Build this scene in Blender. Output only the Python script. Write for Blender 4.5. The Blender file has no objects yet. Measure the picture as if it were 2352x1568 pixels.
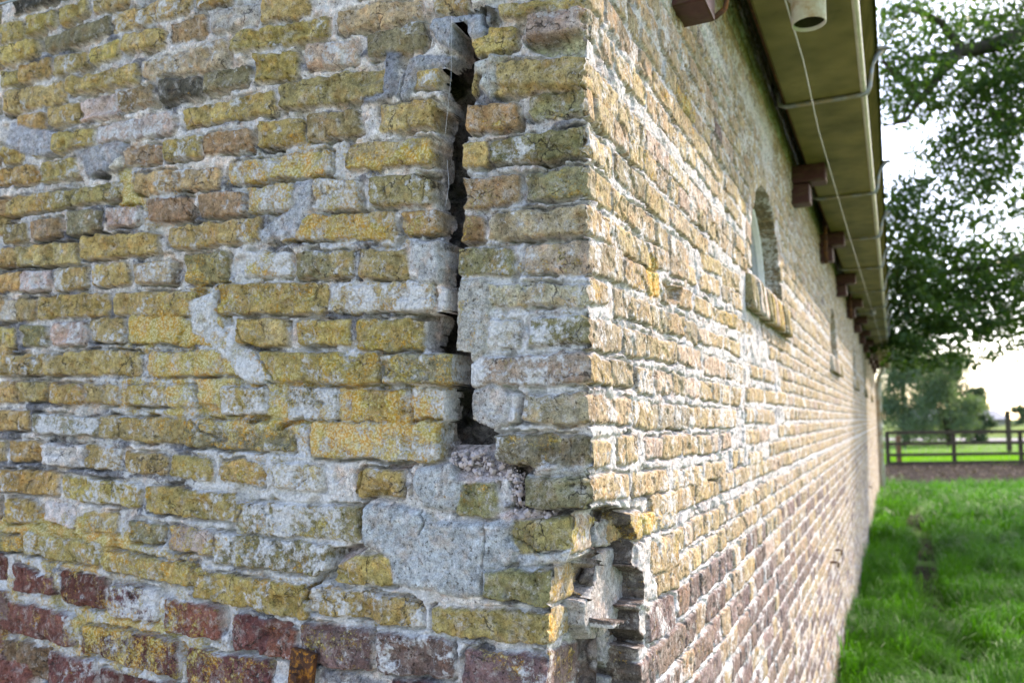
import bpy, bmesh, math, random
import numpy as np
from mathutils import Vector, Matrix
random.seed(7)
RNG = np.random.default_rng(11)
sc = bpy.context.scene
COL = sc.collection
# ------------------------------------------------------------------ camera
EYE = 1.75
F = 1801.5                       # focal length in pixels of a 2352 px wide picture
PITCH = math.atan(176 / F)
cam_d = bpy.data.cameras.new('camera'); cam = bpy.data.objects.new('camera', cam_d); COL.objects.link(cam)
cam.location = (0, 0, EYE); cam.rotation_euler = (math.pi / 2 + PITCH, 0, 0)
cam_d.sensor_width = 23.5; cam_d.lens = 18.0; cam_d.clip_start = 0.05; cam_d.clip_end = 3000
cam_d.dof.use_dof = True; cam_d.dof.focus_distance = 1.22; cam_d.dof.aperture_fstop = 3.2
sc.camera = cam
sc.cycles.use_denoising = True
# ------------------------------------------------------------------ light
SUN_AZ, SUN_EL = math.radians(57.5), math.radians(39)      # azimuth clockwise from +Y
world = bpy.data.worlds.new('World'); sc.world = world; world.use_nodes = True
wn = world.node_tree; bg = wn.nodes['Background']
sky = wn.nodes.new('ShaderNodeTexSky'); sky.sky_type = 'NISHITA'; sky.sun_disc = False
sky.sun_elevation = SUN_EL; sky.sun_rotation = SUN_AZ
sky.air_density = 1.0; sky.dust_density = 1.2; sky.ozone_density = 0.8
wn.links.new(sky.outputs[0], bg.inputs[0]); bg.inputs[1].default_value = 0.15
sun_d = bpy.data.lights.new('sun', 'SUN'); sun = bpy.data.objects.new('sun', sun_d); COL.objects.link(sun)
sun_d.energy = 2.0; sun_d.angle = math.radians(1.0); sun_d.color = (1.0, 0.93, 0.82)
sdir = Vector((math.sin(SUN_AZ) * math.cos(SUN_EL), math.cos(SUN_AZ) * math.cos(SUN_EL), math.sin(SUN_EL)))
sun.rotation_euler = sdir.to_track_quat('Z', 'Y').to_euler()
vs = sc.view_settings; vs.view_transform = 'Standard'; vs.look = 'None'; vs.gamma = 1; vs.exposure = 2.08
vs.use_white_balance = True; vs.white_balance_temperature = 6850; vs.white_balance_tint = 20

# ------------------------------------------------------------------ frame of the building
TH = math.atan((2055 - 1176) / F * math.cos(PITCH))
CX, CY = 0.1113, 1.126
C0 = np.array([CX, CY, 0.0])
DT = np.array([math.sin(TH), math.cos(TH), 0.0])         # along the side wall, away from the viewer
NS = np.array([math.cos(TH), -math.sin(TH), 0.0])        # out of the side wall
NL = -DT                                                 # out of the gable wall
cp, sp = math.cos(PITCH), math.sin(PITCH)
def ray(x, y):
    a = (np.asarray(x, float) - 1176) / F; b = -(np.asarray(y, float) - 784) / F
    return np.stack([a, cp - sp * b, sp + cp * b], -1)
CAMP = np.array([0, 0, EYE])
def on_plane(x, y, n, off):
    r = ray(x, y); k = (off - (CAMP - C0) @ n) / (r @ n)
    return CAMP + r * k[..., None] - C0
def gable_uv(x, y, off=0.0):     # u grows to the right, 0 at the corner
    p = on_plane(x, y, NL, off); return np.stack([p @ NS, p[..., 2]], -1)
def side_uv(x, y, off=0.0):
    p = on_plane(x, y, NS, off); return np.stack([p @ DT, p[..., 2]], -1)
def bpt(t, o, z):                # t along side wall, o outward, z up
    return C0 + DT * t + NS * o + np.array([0, 0, z])
def world_at(x, y, depth):
    return CAMP + ray(x, y) * depth

# ------------------------------------------------------------------ object helpers
def link(o, parent=None):
    COL.objects.link(o)
    if parent is not None: o.parent = parent
    return o
def tag(o, label=None, cat=None, group=None, kind=None):
    if label: o['label'] = label
    if cat: o['category'] = cat
    if group: o['group'] = group
    if kind: o['kind'] = kind
    return o
def empty(name, loc, label=None, cat=None, group=None):
    o = bpy.data.objects.new(name, None); o.location = tuple(loc); o.empty_display_size = .1
    return tag(link(o), label, cat, group)
def np_mesh(name, V, Q, mat, parent=None, attrs=None, loc=(0, 0, 0)):
    V = np.asarray(V, np.float32) - np.asarray(loc, np.float32); Q = np.asarray(Q, np.int32); k = Q.shape[1]
    me = bpy.data.meshes.new(name)
    me.vertices.add(len(V)); me.vertices.foreach_set('co', V.ravel())
    me.loops.add(Q.size); me.loops.foreach_set('vertex_index', Q.ravel())
    me.polygons.add(len(Q)); me.polygons.foreach_set('loop_start', np.arange(0, Q.size, k, dtype=np.int32))
    me.update(calc_edges=True); me.validate()
    for an, arr in (attrs or {}).items():
        a = me.attributes.new(an, 'FLOAT_COLOR', 'POINT')
        full = np.ones((len(V), 4), np.float32); full[:, :arr.shape[1]] = arr
        a.data.foreach_set('color', full.ravel())
    me.materials.append(mat)
    o = bpy.data.objects.new(name, me); link(o, parent)
    if parent is None: o.location = tuple(loc)
    else:
        o.matrix_parent_inverse = Matrix.Identity(4)
        root = parent
        wl = Vector((0, 0, 0))
        while root is not None: wl += root.location; root = root.parent
        o.location = Vector(tuple(loc)) - wl
    return o
class MB:                        # collects shapes given in world coordinates
    def __init__(s): s.v = []; s.f = []; s.n = 0
    def add(s, V, Fs):
        s.v.append(np.asarray(V, float)); s.f += [tuple(i + s.n for i in f) for f in Fs]; s.n += len(V)
    def box(s, c, ax, ay, az, bev=0.0):
        c, ax, ay, az = map(lambda q: np.asarray(q, float), (c, ax, ay, az))
        bm = bmesh.new(); bmesh.ops.create_cube(bm, size=2)
        L = [np.linalg.norm(ax), np.linalg.norm(ay), np.linalg.norm(az)]
        for v in bm.verts: v.co = Vector((v.co.x * L[0], v.co.y * L[1], v.co.z * L[2]))
        if bev: bmesh.ops.bevel(bm, geom=bm.edges[:], offset=bev, segments=2, profile=.6, affect='EDGES')
        bm.verts.index_update()
        R = np.stack([ax / L[0], ay / L[1], az / L[2]])
        s.add(np.array([v.co[:] for v in bm.verts]) @ R + c, [[v.index for v in f.verts] for f in bm.faces]); bm.free()
    def tube(s, pts, r, seg=8, cap=True):
        pts = [np.asarray(p, float) for p in pts]; n = len(pts)
        rr = r if hasattr(r, '__len__') else [r] * n
        V = []; up = None
        for i, p in enumerate(pts):
            d = pts[min(i + 1, n - 1)] - pts[max(i - 1, 0)]; d /= np.linalg.norm(d) + 1e-9
            if up is None: up = np.array([0, 0, 1.]) if abs(d[2]) < .9 else np.array([1., 0, 0])
            a = np.cross(d, up); a /= np.linalg.norm(a) + 1e-9; b = np.cross(a, d); up = b
            for k in range(seg):
                t = 2 * math.pi * k / seg; V.append(p + (a * math.cos(t) + b * math.sin(t)) * rr[i])
        Fs = [(i * seg + k, i * seg + (k + 1) % seg, (i + 1) * seg + (k + 1) % seg, (i + 1) * seg + k) for i in range(n - 1) for k in range(seg)]
        if cap: Fs += [tuple(range(seg))[::-1], tuple((n - 1) * seg + k for k in range(seg))]
        s.add(V, Fs)
    def build(s, name, mat, parent=None, loc=(0, 0, 0), smooth=False):
        V = np.concatenate(s.v) - np.asarray(loc, float)
        me = bpy.data.meshes.new(name); me.from_pydata(V.tolist(), [], s.f); me.materials.append(mat)
        if smooth: me.shade_smooth()
        else: me.shade_flat()
        o = bpy.data.objects.new(name, me); link(o, parent)
        wl = Vector((0, 0, 0)); r = parent
        while r is not None: wl += r.location; r = r.parent
        o.location = Vector(tuple(loc)) - wl
        return o

# ------------------------------------------------------------------ numpy noise
TAB = RNG.random(65536).astype(np.float32)
def vn(u, v, s, seed=0, sv=None):
    x = np.asarray(u, np.float64) / s; y = np.asarray(v, np.float64) / (sv or s)
    i = np.floor(x); j = np.floor(y); a = (x - i).astype(np.float32); b = (y - j).astype(np.float32)
    a = a * a * (3 - 2 * a); b = b * b * (3 - 2 * b); i = i.astype(np.int64); j = j.astype(np.int64)
    def h(p, q): return TAB[(p * 73856093 ^ q * 19349663 ^ (seed * 83492791)) & 65535]
    return ((h(i, j) * (1 - a) + h(i + 1, j) * a) * (1 - b) + (h(i, j + 1) * (1 - a) + h(i + 1, j + 1) * a) * b) * 2 - 1
def fbm(u, v, s, seed=0, oc=3, sv=None):
    t = 0; w = 1.0; n = 0
    for k in range(oc):
        t = t + w * vn(u, v, s / 2 ** k, seed + 17 * k, (sv / 2 ** k) if sv else None); n += w; w *= .55
    return t / n
def sstep(a, b, x):
    t = np.clip((x - a) / (b - a), 0, 1); return t * t * (3 - 2 * t)

# ------------------------------------------------------------------ node helpers
class NT:
    def __init__(s, name):
        s.m = bpy.data.materials.new(name); s.m.use_nodes = True; s.t = s.m.node_tree
        s.p = s.t.nodes['Principled BSDF']; s.out = s.t.nodes['Material Output']
        s.p.inputs['Specular IOR Level'].default_value = .25
    def n(s, typ, **kw):
        q = s.t.nodes.new('ShaderNode' + typ)
        for k, v in kw.items(): setattr(q, k, v)
        return q
    def l(s, a, b): s.t.links.new(a, b)
    def obj(s, scale=None):
        q = s.n('TexCoord').outputs['Object']
        if scale:
            m = s.n('Mapping'); m.inputs['Scale'].default_value = scale; s.l(q, m.inputs[0]); q = m.outputs[0]
        return q
    def noise(s, vec, scale, detail=4, rough=.6, dist=0.0):
        q = s.n('TexNoise'); q.inputs['Scale'].default_value = scale; q.inputs['Detail'].default_value = detail
        q.inputs['Roughness'].default_value = rough; q.inputs['Distortion'].default_value = dist
        s.l(vec, q.inputs['Vector']); return q.outputs['Fac']
    def math(s, op, a, b=None, clamp=False):
        q = s.n('Math', operation=op); q.use_clamp = clamp
        for i, x in enumerate((a, b)):
            if x is None: continue
            if isinstance(x, (int, float)): q.inputs[i].default_value = x
            else: s.l(x, q.inputs[i])
        return q.outputs[0]
    def rng(s, v, a, b, c=0.0, d=1.0):
        q = s.n('MapRange'); q.clamp = True
        for i, x in enumerate((a, b, c, d)): q.inputs[1 + i].default_value = x
        s.l(v, q.inputs[0]); return q.outputs[0]
    def mix(s, f, a, b, mode='MIX'):
        q = s.n('Mix', data_type='RGBA', blend_type=mode)
        if isinstance(f, (int, float)): q.inputs[0].default_value = f
        else: s.l(f, q.inputs[0])
        for i, x in ((6, a), (7, b)):
            if isinstance(x, tuple): q.inputs[i].default_value = (*x, 1)
            else: s.l(x, q.inputs[i])
        return q.outputs[2]
    def bump(s, h, strength=.5, dist=.002, prev=None):
        q = s.n('Bump'); q.inputs['Strength'].default_value = strength; q.inputs['Distance'].default_value = dist
        s.l(h, q.inputs['Height'])
        if prev: s.l(prev, q.inputs['Normal'])
        return q.outputs[0]
    def fin(s, col=None, rough=.9, nrm=None, metal=0):
        if col is not None:
            if isinstance(col, tuple): s.p.inputs['Base Color'].default_value = (*col, 1)
            else: s.l(col, s.p.inputs['Base Color'])
        if isinstance(rough, (int, float)): s.p.inputs['Roughness'].default_value = rough
        else: s.l(rough, s.p.inputs['Roughness'])
        s.p.inputs['Metallic'].default_value = metal
        if nrm is not None: s.l(nrm, s.p.inputs['Normal'])
        return s.m
def simple(name, col, rough=.8, var=.25, scale=20, dirt=None, bumpd=.001, metal=0, stretch=None):
    t = NT(name); v = t.obj(stretch); a = t.noise(v, scale, 6, .65); b = t.noise(v, scale * 9, 4)
    c = t.mix(t.rng(a, .3, .7), tuple(x * (1 - var) for x in col), tuple(min(1, x * (1 + var)) for x in col))
    if dirt: c = t.mix(t.rng(t.noise(v, scale * .6, 7, .7), .48, .66), c, dirt)
    return t.fin(c, rough, t.bump(b, .4, bumpd), metal)

# masonry: colour and growth amounts come from the wall mesh, grain from noise
def masonry():
    t = NT('old_masonry'); v = t.obj()
    col = t.n('Attribute', attribute_name='Col').outputs['Color']
    aux = t.n('SeparateColor'); t.l(t.n('Attribute', attribute_name='Aux').outputs['Color'], aux.inputs[0])
    lich, white, sand = aux.outputs[0], aux.outputs[1], aux.outputs[2]
    def scale_col(c, f):
        q = t.n('CombineColor')
        for k in range(3): t.l(f, q.inputs[k])
        return t.mix(1.0, c, q.outputs[0], 'MULTIPLY')
    c = scale_col(col, t.rng(t.noise(v, 70, 9, .75), .36, .64, .55, 1.42))
    c = t.mix(t.rng(t.noise(v, 38, 5, .6), .50, .66, 0, .5), c, t.mix(1.0, c, (1.22, .88, .66), 'MULTIPLY'))
    c = t.mix(t.rng(t.noise(v, 42, 7, .75, .4), .52, .66, 0, .55), c, (.46, .42, .365))       # pale bloom
    c = t.mix(t.rng(t.noise(v, 20, 7, .75, .3), .56, .68, 0, .45), c, (.15, .145, .13))      # old grime
    pit = t.rng(t.noise(v, 190, 4, .7), .35, .40, .8, 0)
    c = t.mix(pit, c, t.mix(1.0, c, (.22, .19, .16), 'MULTIPLY'))
    c = scale_col(c, t.rng(t.noise(v, 430, 3, .8), .36, .64, .70, 1.30))
    # hairline splits
    wv = t.n('Vector' + 'Math', operation='ADD'); nz = t.n('TexNoise'); nz.inputs['Scale'].default_value = 60; nz.inputs['Detail'].default_value = 4
    t.l(v, nz.inputs['Vector']); sc_ = t.n('VectorMath', operation='SCALE'); sc_.inputs['Scale'].default_value = .03; t.l(nz.outputs['Color'], sc_.inputs[0]); t.l(v, wv.inputs[0]); t.l(sc_.outputs[0], wv.inputs[1])
    vo = t.n('TexVoronoi', feature='DISTANCE_TO_EDGE'); vo.inputs['Scale'].default_value = 17; t.l(wv.outputs[0], vo.inputs['Vector'])
    hair = t.math('MULTIPLY', t.rng(vo.outputs['Distance'], .008, .022, 1, 0), t.rng(t.noise(v, 14, 3), .50, .58))
    hair = t.math('MULTIPLY', hair, t.math('SUBTRACT', 1.0, sand, True))
    c = t.mix(t.math('MULTIPLY', hair, .75), c, (.035, .03, .025))
    # white crusty growth
    wn_ = t.math('ADD', t.math('MULTIPLY', t.noise(v, 85, 8, .72), .45), t.math('MULTIPLY', t.noise(v, 15, 6, .7), .55)); wm = t.math('MULTIPLY', t.math('SUBTRACT', t.math('ADD', wn_, t.math('MULTIPLY', white, .24)), .61), 15, True)
    wc = t.mix(t.rng(t.noise(v, 260, 4), .36, .64), (.40, .395, .385), (.68, .665, .64))
    c = t.mix(t.math('MULTIPLY', wm, .9), c, wc)
    # ochre growth
    ln = t.math('ADD', t.math('MULTIPLY', t.noise(v, 26, 6, .7), .5), t.math('MULTIPLY', t.noise(v, 180, 7, .8), .5))
    lm = t.math('MULTIPLY', t.math('SUBTRACT', t.math('ADD', ln, t.math('MULTIPLY', lich, .22)), .635), 15, True)
    lc = t.mix(t.rng(t.noise(v, 24, 4), .42, .60), (.37, .275, .045), (.52, .25, .02))
    lc = t.mix(t.rng(t.noise(v, 260, 4), .46, .60, 0, .8), lc, (.62, .55, .30))
    c = t.mix(t.math('MULTIPLY', lm, .9), c, lc)
    h = t.math('ADD', t.math('MULTIPLY', t.noise(v, 260, 6, .75), 1.0), t.math('MULTIPLY', t.math('ADD', lm, wm), .35))
    h = t.math('SUBTRACT', t.math('SUBTRACT', h, t.math('MULTIPLY', pit, .9)), hair)
    nb = t.bump(h, .9, .0026)
    t.p.inputs['Specular IOR Level'].default_value = .12
    return t.fin(c, .95, nb)
M_WALL = masonry()

# ------------------------------------------------------------------ traced bricks
PX = .57422
SRC = {'A': (0, 0, .46769), 'B': (1000, 0, .63776), 'C': (0, 700, .5102), 'D': (0, 1450, .5102), 'E': (0, 2000, .46617),
       'F': (1100, 900, .55272), 'G': (1100, 1750, .68027), 'S': (2340, 0, .63797), 'U': (2340, 1000, .63797), 'V': (2100, 1950, .49793), 'P': (0, 0, 1 / PX)}
def px(src, x, y):
    ox, oy, s = SRC[src]; return (ox + np.asarray(x, float) * s) * PX, (oy + np.asarray(y, float) * s) * PX
GABLE = {
'A': [(105,470,20,-90,120,0,'d'),(0,175,210,180,360,310,'y'),(205,455,150,90,290,210,'y'),(495,735,70,-10,210,110,'y'),(790,1060,0,-60,100,20,'y'),
 (0,300,400,330,550,455,'y'),(380,920,330,130,450,270,'g'),(945,1600,110,-60,270,70,'yw'),(1650,1960,-80,-120,50,0,'y'),
 (0,135,610,590,740,700,'y'),(170,405,560,490,700,640,'o'),(440,720,490,430,640,560,'yw'),(755,1005,420,330,540,480,'y'),(1040,1380,300,230,440,390,'y'),(1430,1745,200,110,350,290,'b'),(1810,2170,110,20,270,170,'wg'),
 (15,530,780,690,960,860,'y'),(570,1155,670,540,800,690,'y'),(1205,1905,530,330,650,540,'kw'),
 (130,350,980,960,1120,1090,'o'),(400,655,920,870,1070,1020,'y'),(680,970,870,800,1030,970,'kw'),(1005,1290,790,710,940,880,'b'),(1345,1680,680,630,870,800,'d'),(1735,2100,620,540,780,710,'g'),(2155,2440,510,455,680,640,'y'),
 (260,785,1180,1090,1330,1250,'y'),(820,1475,1080,950,1230,1120,'kww'),(1550,2320,930,770,1080,950,'y'),(0,165,1250,1240,1390,1360,'yw'),
 (-60,45,1450,1430,1580,1560,'o'),(85,310,1430,1400,1575,1540,'o'),(360,625,1400,1350,1550,1510,'y'),(720,1000,1330,1290,1450,1420,'w'),(1050,1345,1250,1230,1410,1380,'b'),(1400,1705,1210,1160,1370,1320,'yw'),(1745,2130,1160,1090,1310,1260,'b'),(2190,2500,1080,1040,1250,1210,'yo')],
'C': [(0,375,190,130,310,260,'y'),(390,930,130,60,260,170,'yg'),(1050,1710,-10,-60,130,90,'ok'),
 (10,190,390,370,530,510,'yg'),(235,465,360,330,510,470,'b'),(520,770,290,270,460,430,'go'),(830,1080,260,240,400,370,'kw'),(1150,1480,190,170,360,340,'b'),(1550,1890,150,130,330,300,'b'),(1930,2300,100,60,290,250,'lw'),
 (-40,105,580,570,720,700,'o'),(115,590,570,520,700,690,'y'),(635,1200,480,450,660,600,'y'),(1330,2030,420,330,570,500,'yo'),
 (-20,145,780,760,910,890,'o'),(160,370,760,740,920,890,'kw'),(420,660,750,720,910,880,'yw'),(725,990,710,690,865,850,'y'),(1050,1330,690,670,840,830,'lw'),(1440,1760,620,610,840,830,'gl'),(1900,2260,610,600,790,790,'lww'),
 (-30,110,980,980,1130,1130,'w'),(120,265,975,975,1130,1125,'y'),(285,840,950,930,1120,1095,'y'),(895,1530,930,910,1090,1085,'yl'),
 (-30,110,1190,1200,1340,1340,'y'),(160,350,1180,1180,1330,1330,'go'),(395,650,1160,1160,1330,1320,'kw'),(695,960,1130,1120,1300,1310,'yw'),(1005,1390,1110,1100,1300,1310,'ll'),(1390,1720,1130,1120,1330,1320,'ll'),(1860,2220,1130,1130,1320,1330,'yl'),
 (-30,480,1410,1410,1560,1560,'yw'),(490,1080,1390,1380,1560,1560,'y'),(1150,1860,1390,1370,1570,1560,'ll')],
'D': [(-30,105,150,150,300,300,'o'),(120,345,150,150,300,290,'yo'),(365,620,150,180,320,320,'ol'),(660,910,165,185,310,335,'y'),(985,1300,180,190,330,340,'yl'),(1310,1510,190,195,335,345,'lw'),(1730,2070,190,200,390,400,'yw'),
 (-30,205,370,390,520,520,'o'),(250,750,400,430,550,570,'gww'),(790,1440,430,460,570,630,'ll'),(1460,2280,455,460,650,690,'gl'),
 (-60,15,610,615,760,765,'y'),(70,305,610,630,760,775,'o'),(330,650,640,660,800,820,'ww'),(665,925,650,690,820,845,'yw'),(980,1290,700,730,850,880,'yw'),(1315,1640,730,770,890,915,'yl'),(1710,2050,770,790,920,960,'ol'),
 (-30,440,830,870,1000,1045,'ow'),(480,1080,890,960,1060,1140,'yww'),(1140,1830,970,1040,1160,1240,'yl'),
 (40,265,1070,1090,1240,1260,'o'),(330,560,1100,1130,1240,1290,'ww'),(630,890,1170,1200,1320,1340,'yl'),(1000,1260,1240,1270,1400,1420,'gl'),(1310,1650,1290,1330,1470,1510,'kl')],
'E': [(-60,165,300,310,420,440,'gl'),(190,820,280,380,450,570,'y'),(880,1610,440,560,590,740,'yl'),
 (-60,20,470,500,680,700,'r'),(100,430,550,670,780,810,'r'),(505,870,610,680,860,940,'R'),(920,1320,730,780,1000,1050,'Rww'),(1405,1860,870,930,1140,1190,'ro'),(1990,2500,980,1060,1280,1350,'r'),
 (-60,585,845,1000,1110,1250,'r'),(680,1500,1070,1230,1310,1530,'Rl'),(1585,2300,1280,1390,1580,1680,'rl'),
 (-60,20,1140,1150,1380,1400,'R'),(35,400,1200,1290,1500,1540,'rg'),(410,790,1310,1400,1640,1700,'rw'),(840,1230,1450,1560,1700,1800,'R')],
'P': [(525,755,372,340,418,395,'low'),(525,750,75,35,115,80,'yo'),(628,735,1065,1068,1120,1122,'lw'),(545,820,1158,1165,1222,1240,'glw'),(490,755,1225,1252,1290,1325,'glw'),(435,700,1315,1347,1370,1422,'yl'),
 (600,866,808,815,872,882,'yl'),(500,740,655,650,718,714,'yl'),(715,1005,968,975,1045,1060,'llw'),(660,772,890,897,960,964,'gw'),(600,655,735,737,790,792,'yl'),
 (1125,1353,1003,1000,1063,1076,'gl'),(230,420,960,962,1005,1020,'yl'),(0,60,-70,-85,-25,-40,'y'),(70,170,-85,-110,-45,-70,'y'),(120,330,-65,-110,-15,-60,'y')],
'B': [(65,350,-30,-60,130,75,'y'),(545,1060,70,-20,195,105,'yk'),(1145,1350,-40,-60,75,45,'y'),(745,1090,210,130,360,290,'g'),
 (15,295,350,320,510,470,'y'),(355,660,290,250,430,390,'kww'),(175,825,530,420,670,600,'yg'),(975,1165,420,400,550,540,'y'),
 (35,325,770,740,910,880,'yo'),(360,485,710,700,870,850,'yg'),(495,680,700,690,850,830,'yg'),(800,985,660,650,810,800,'y'),(992,1162,650,625,800,785,'y'),
 (605,1132,905,865,1050,1020,'lo'),(390,680,1130,1130,1310,1300,'lww'),(760,1132,1110,1090,1280,1265,'gy'),
 (180,900,1370,1310,1500,1480,'lo'),(945,1172,1330,1310,1470,1450,'ol'),
 (1390,1660,200,160,350,300,'y'),(1730,2112,110,40,265,190,'ko'),(1560,2112,30,-30,110,20,'y'),(1370,1530,45,35,180,150,'d'),
 (1510,2118,420,340,580,545,'y'),(1300,1410,470,440,590,580,'y'),(1340,1680,670,640,830,780,'bo'),(1755,2118,600,560,740,690,'go'),
 (1290,1480,900,880,1060,1010,'yo'),(1510,2118,885,790,1010,965,'gw'),(1320,1670,1130,1090,1300,1260,'bo'),(1720,2122,1090,1040,1240,1210,'gl'),
 (1300,1450,1350,1350,1500,1490,'bo'),(1490,2122,1350,1280,1490,1455,'gk')],
'F': [(145,385,200,200,375,370,'g'),(388,548,200,190,370,360,'yg'),(600,930,180,170,370,390,'yg'),(372,1130,422,410,610,612,'lww'),(150,535,690,680,860,860,'yl'),(600,1045,680,680,900,895,'yl'),
 (770,1278,935,930,1150,1150,'gl'),(80,440,1190,1180,1370,1390,'gww'),(540,950,1210,1210,1400,1430,'ol'),
 (1300,1705,170,160,350,350,'go'),(1790,2272,150,110,340,320,'ko'),(1500,2272,430,430,590,560,'wy'),(1490,1750,690,690,880,870,'wg'),(1830,2272,680,650,870,850,'g'),
 (1390,2275,960,940,1170,1130,'gk'),(1370,1740,1230,1230,1420,1430,'kw'),(1800,2285,1240,1210,1420,1430,'gk')],
'G': [(480,740,200,190,350,345,'yo'),(1050,1285,275,270,440,468,'gl'),(1452,1845,225,240,405,432,'g'),(1385,1735,500,470,690,690,'gy'),(1225,1622,775,790,940,995,'g'),
 (340,700,680,700,850,870,'yw'),(195,850,870,970,1020,1125,'y'),(920,1612,1005,1040,1140,1222,'yg'),(700,930,470,490,640,640,'lww'),
 (-60,105,1080,1110,1280,1300,'r'),(155,560,1090,1150,1320,1370,'pl'),(605,1040,1150,1210,1370,1420,'pw'),(1110,1600,1240,1300,1480,1510,'po'),(1100,1600,1570,1610,1800,1830,'p'),(560,1040,1480,1530,1680,1750,'p')],
}
SIDE = {
'U': [(8,236,-40,0,130,200,'g'),(248,470,62,150,212,296,'bo'),(445,530,-20,20,100,128,'b'),(540,630,25,90,140,185,'b'),(642,700,95,130,190,222,'y'),(500,665,192,262,312,372,'b'),
 (3,145,160,225,312,350,'yl'),(198,282,235,272,410,434,'g'),(296,412,300,345,430,474,'y'),(420,515,350,385,470,518,'g'),(526,630,385,425,500,545,'o'),(642,712,432,470,555,602,'g'),
 (735,862,12,80,112,165,'y'),(718,850,132,200,240,292,'y'),(868,975,100,165,205,262,'y'),(862,920,215,240,305,335,'g'),(930,990,255,290,345,385,'y'),(690,800,290,340,385,430,'y'),(815,950,360,410,440,490,'yl'),(960,1055,430,470,505,530,'y'),
 (25,242,420,482,622,640,'g'),(258,388,500,540,650,672,'g'),(395,578,540,585,670,712,'y'),(588,738,600,635,692,748,'k'),(750,886,655,700,772,802,'k'),(902,992,700,732,790,840,'yw'),
 (718,790,490,520,575,600,'k'),(795,862,520,545,590,615,'y'),(880,980,550,590,615,670,'y'),
 (12,168,660,700,830,850,'yo'),(183,302,690,712,850,862,'g'),(330,432,742,762,890,902,'yw'),(445,546,760,780,890,902,'k'),(558,632,780,800,892,912,'g'),(642,716,800,816,902,930,'k'),(725,795,820,832,930,940,'y'),(802,846,832,842,938,946,'y'),(856,912,842,858,948,966,'yw'),(925,976,860,872,960,972,'y'),
 (2,290,920,935,1085,1092,'b'),(308,432,952,962,1112,1120,'y'),(440,652,972,982,1112,1120,'g'),(670,932,990,1002,1102,1112,'yw'),
 (18,162,1185,1190,1350,1338,'y'),(212,326,1162,1172,1342,1322,'y'),(385,482,1180,1182,1312,1302,'k'),(500,606,1170,1162,1302,1290,'y'),(620,702,1170,1166,1284,1280,'y'),(715,792,1162,1162,1282,1272,'y'),(800,842,1158,1156,1264,1260,'k'),(860,922,1152,1150,1252,1232,'k'),
 (18,276,1432,1402,1578,1545,'y'),(308,522,1402,1382,1552,1502,'y'),(565,742,1380,1362,1500,1452,'y'),(760,882,1342,1322,1442,1412,'y'),
 (1040,1115,722,745,790,812,'y'),(1122,1190,745,770,810,838,'y'),(1015,1130,860,880,945,955,'y'),(1140,1250,880,900,955,970,'y'),(1010,1064,995,1000,1078,1080,'y'),(1070,1200,1000,1010,1080,1088,'y'),(1012,1090,1130,1130,1215,1205,'y'),(1096,1160,1125,1120,1205,1190,'k'),(1035,1110,1275,1262,1350,1330,'y')],
'V': [(968,1210,230,160,372,300,'lw'),(1018,1230,440,385,690,640,'yo'),(1078,1230,700,640,856,800,'yo'),(1003,1220,935,865,1245,1115,'pw'),(1020,1100,1320,1270,1500,1440,'po'),(1140,1260,1180,1100,1420,1330,'p')],
}
# bricks turned round the broken corner, behind the side wall's plane: (x0,x1,...,code) with offset
SIDE_IN = [('V', 332,532,255,232,552,480,'kl', .030), ('V', 218,420,675,600,930,850,'yo', .060), ('V', 192,372,1000,920,1262,1120,'yo', .065), ('V', 172,560,1330,1190,1640,1480,'pro', .068),
           ('V', 700,835,215,190,430,390,'yo', .028)]
PAL = {'y': (.340,.254,.096), 'o': (.350,.232,.084), 'b': (.285,.190,.098), 'g': (.20,.175,.092), 'w': (.50,.45,.38), 'k': (.40,.31,.24), 'd': (.085,.078,.06),
       'l': (.40,.305,.150), 'r': (.150,.062,.048), 'R': (.095,.038,.032), 'p': (.150,.098,.088)}
def mk_brick(q, code, rnd, big=1.0):
    base = np.array(PAL[code[0]]); m = code[1:]
    for ch in m:
        if ch in 'ykgrp': base = base * .6 + np.array(PAL[ch]) * .4
    base = base * (1 + rnd.uniform(-.14, .14)) * np.array([1, rnd.uniform(.95, 1.05), rnd.uniform(.85, 1.15)])
    return dict(q=np.asarray(q, float), col=base, h=rnd.uniform(-.0025, .004), tu=rnd.uniform(-.03, .03), tv=rnd.uniform(-.06, .06),
                lich=.12 + .30 * (code[0] == 'l') + .30 * m.count('l') + .22 * m.count('o') + rnd.uniform(0, .1),
                white=.15 + .17 * m.count('w') + .15 * (code[0] in 'l') - .14 * (code[0] in 'rRpd') + rnd.uniform(0, .16),
                rough=rnd.uniform(.6, 1.5), red=code[0] in 'rRp', groove=rnd.uniform(0, 1), seed=rnd.randrange(999))
def traced(table, fn):
    out = []; rnd = random.Random(3)
    for s, rows in table.items():
        for (x0, x1, a, b, c, d, code) in rows:
            X, Y = px(s, [x0, x1, x1, x0], [a, b, d, c])
            out.append(mk_brick(fn(X, Y), code, rnd))
    return out

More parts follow.
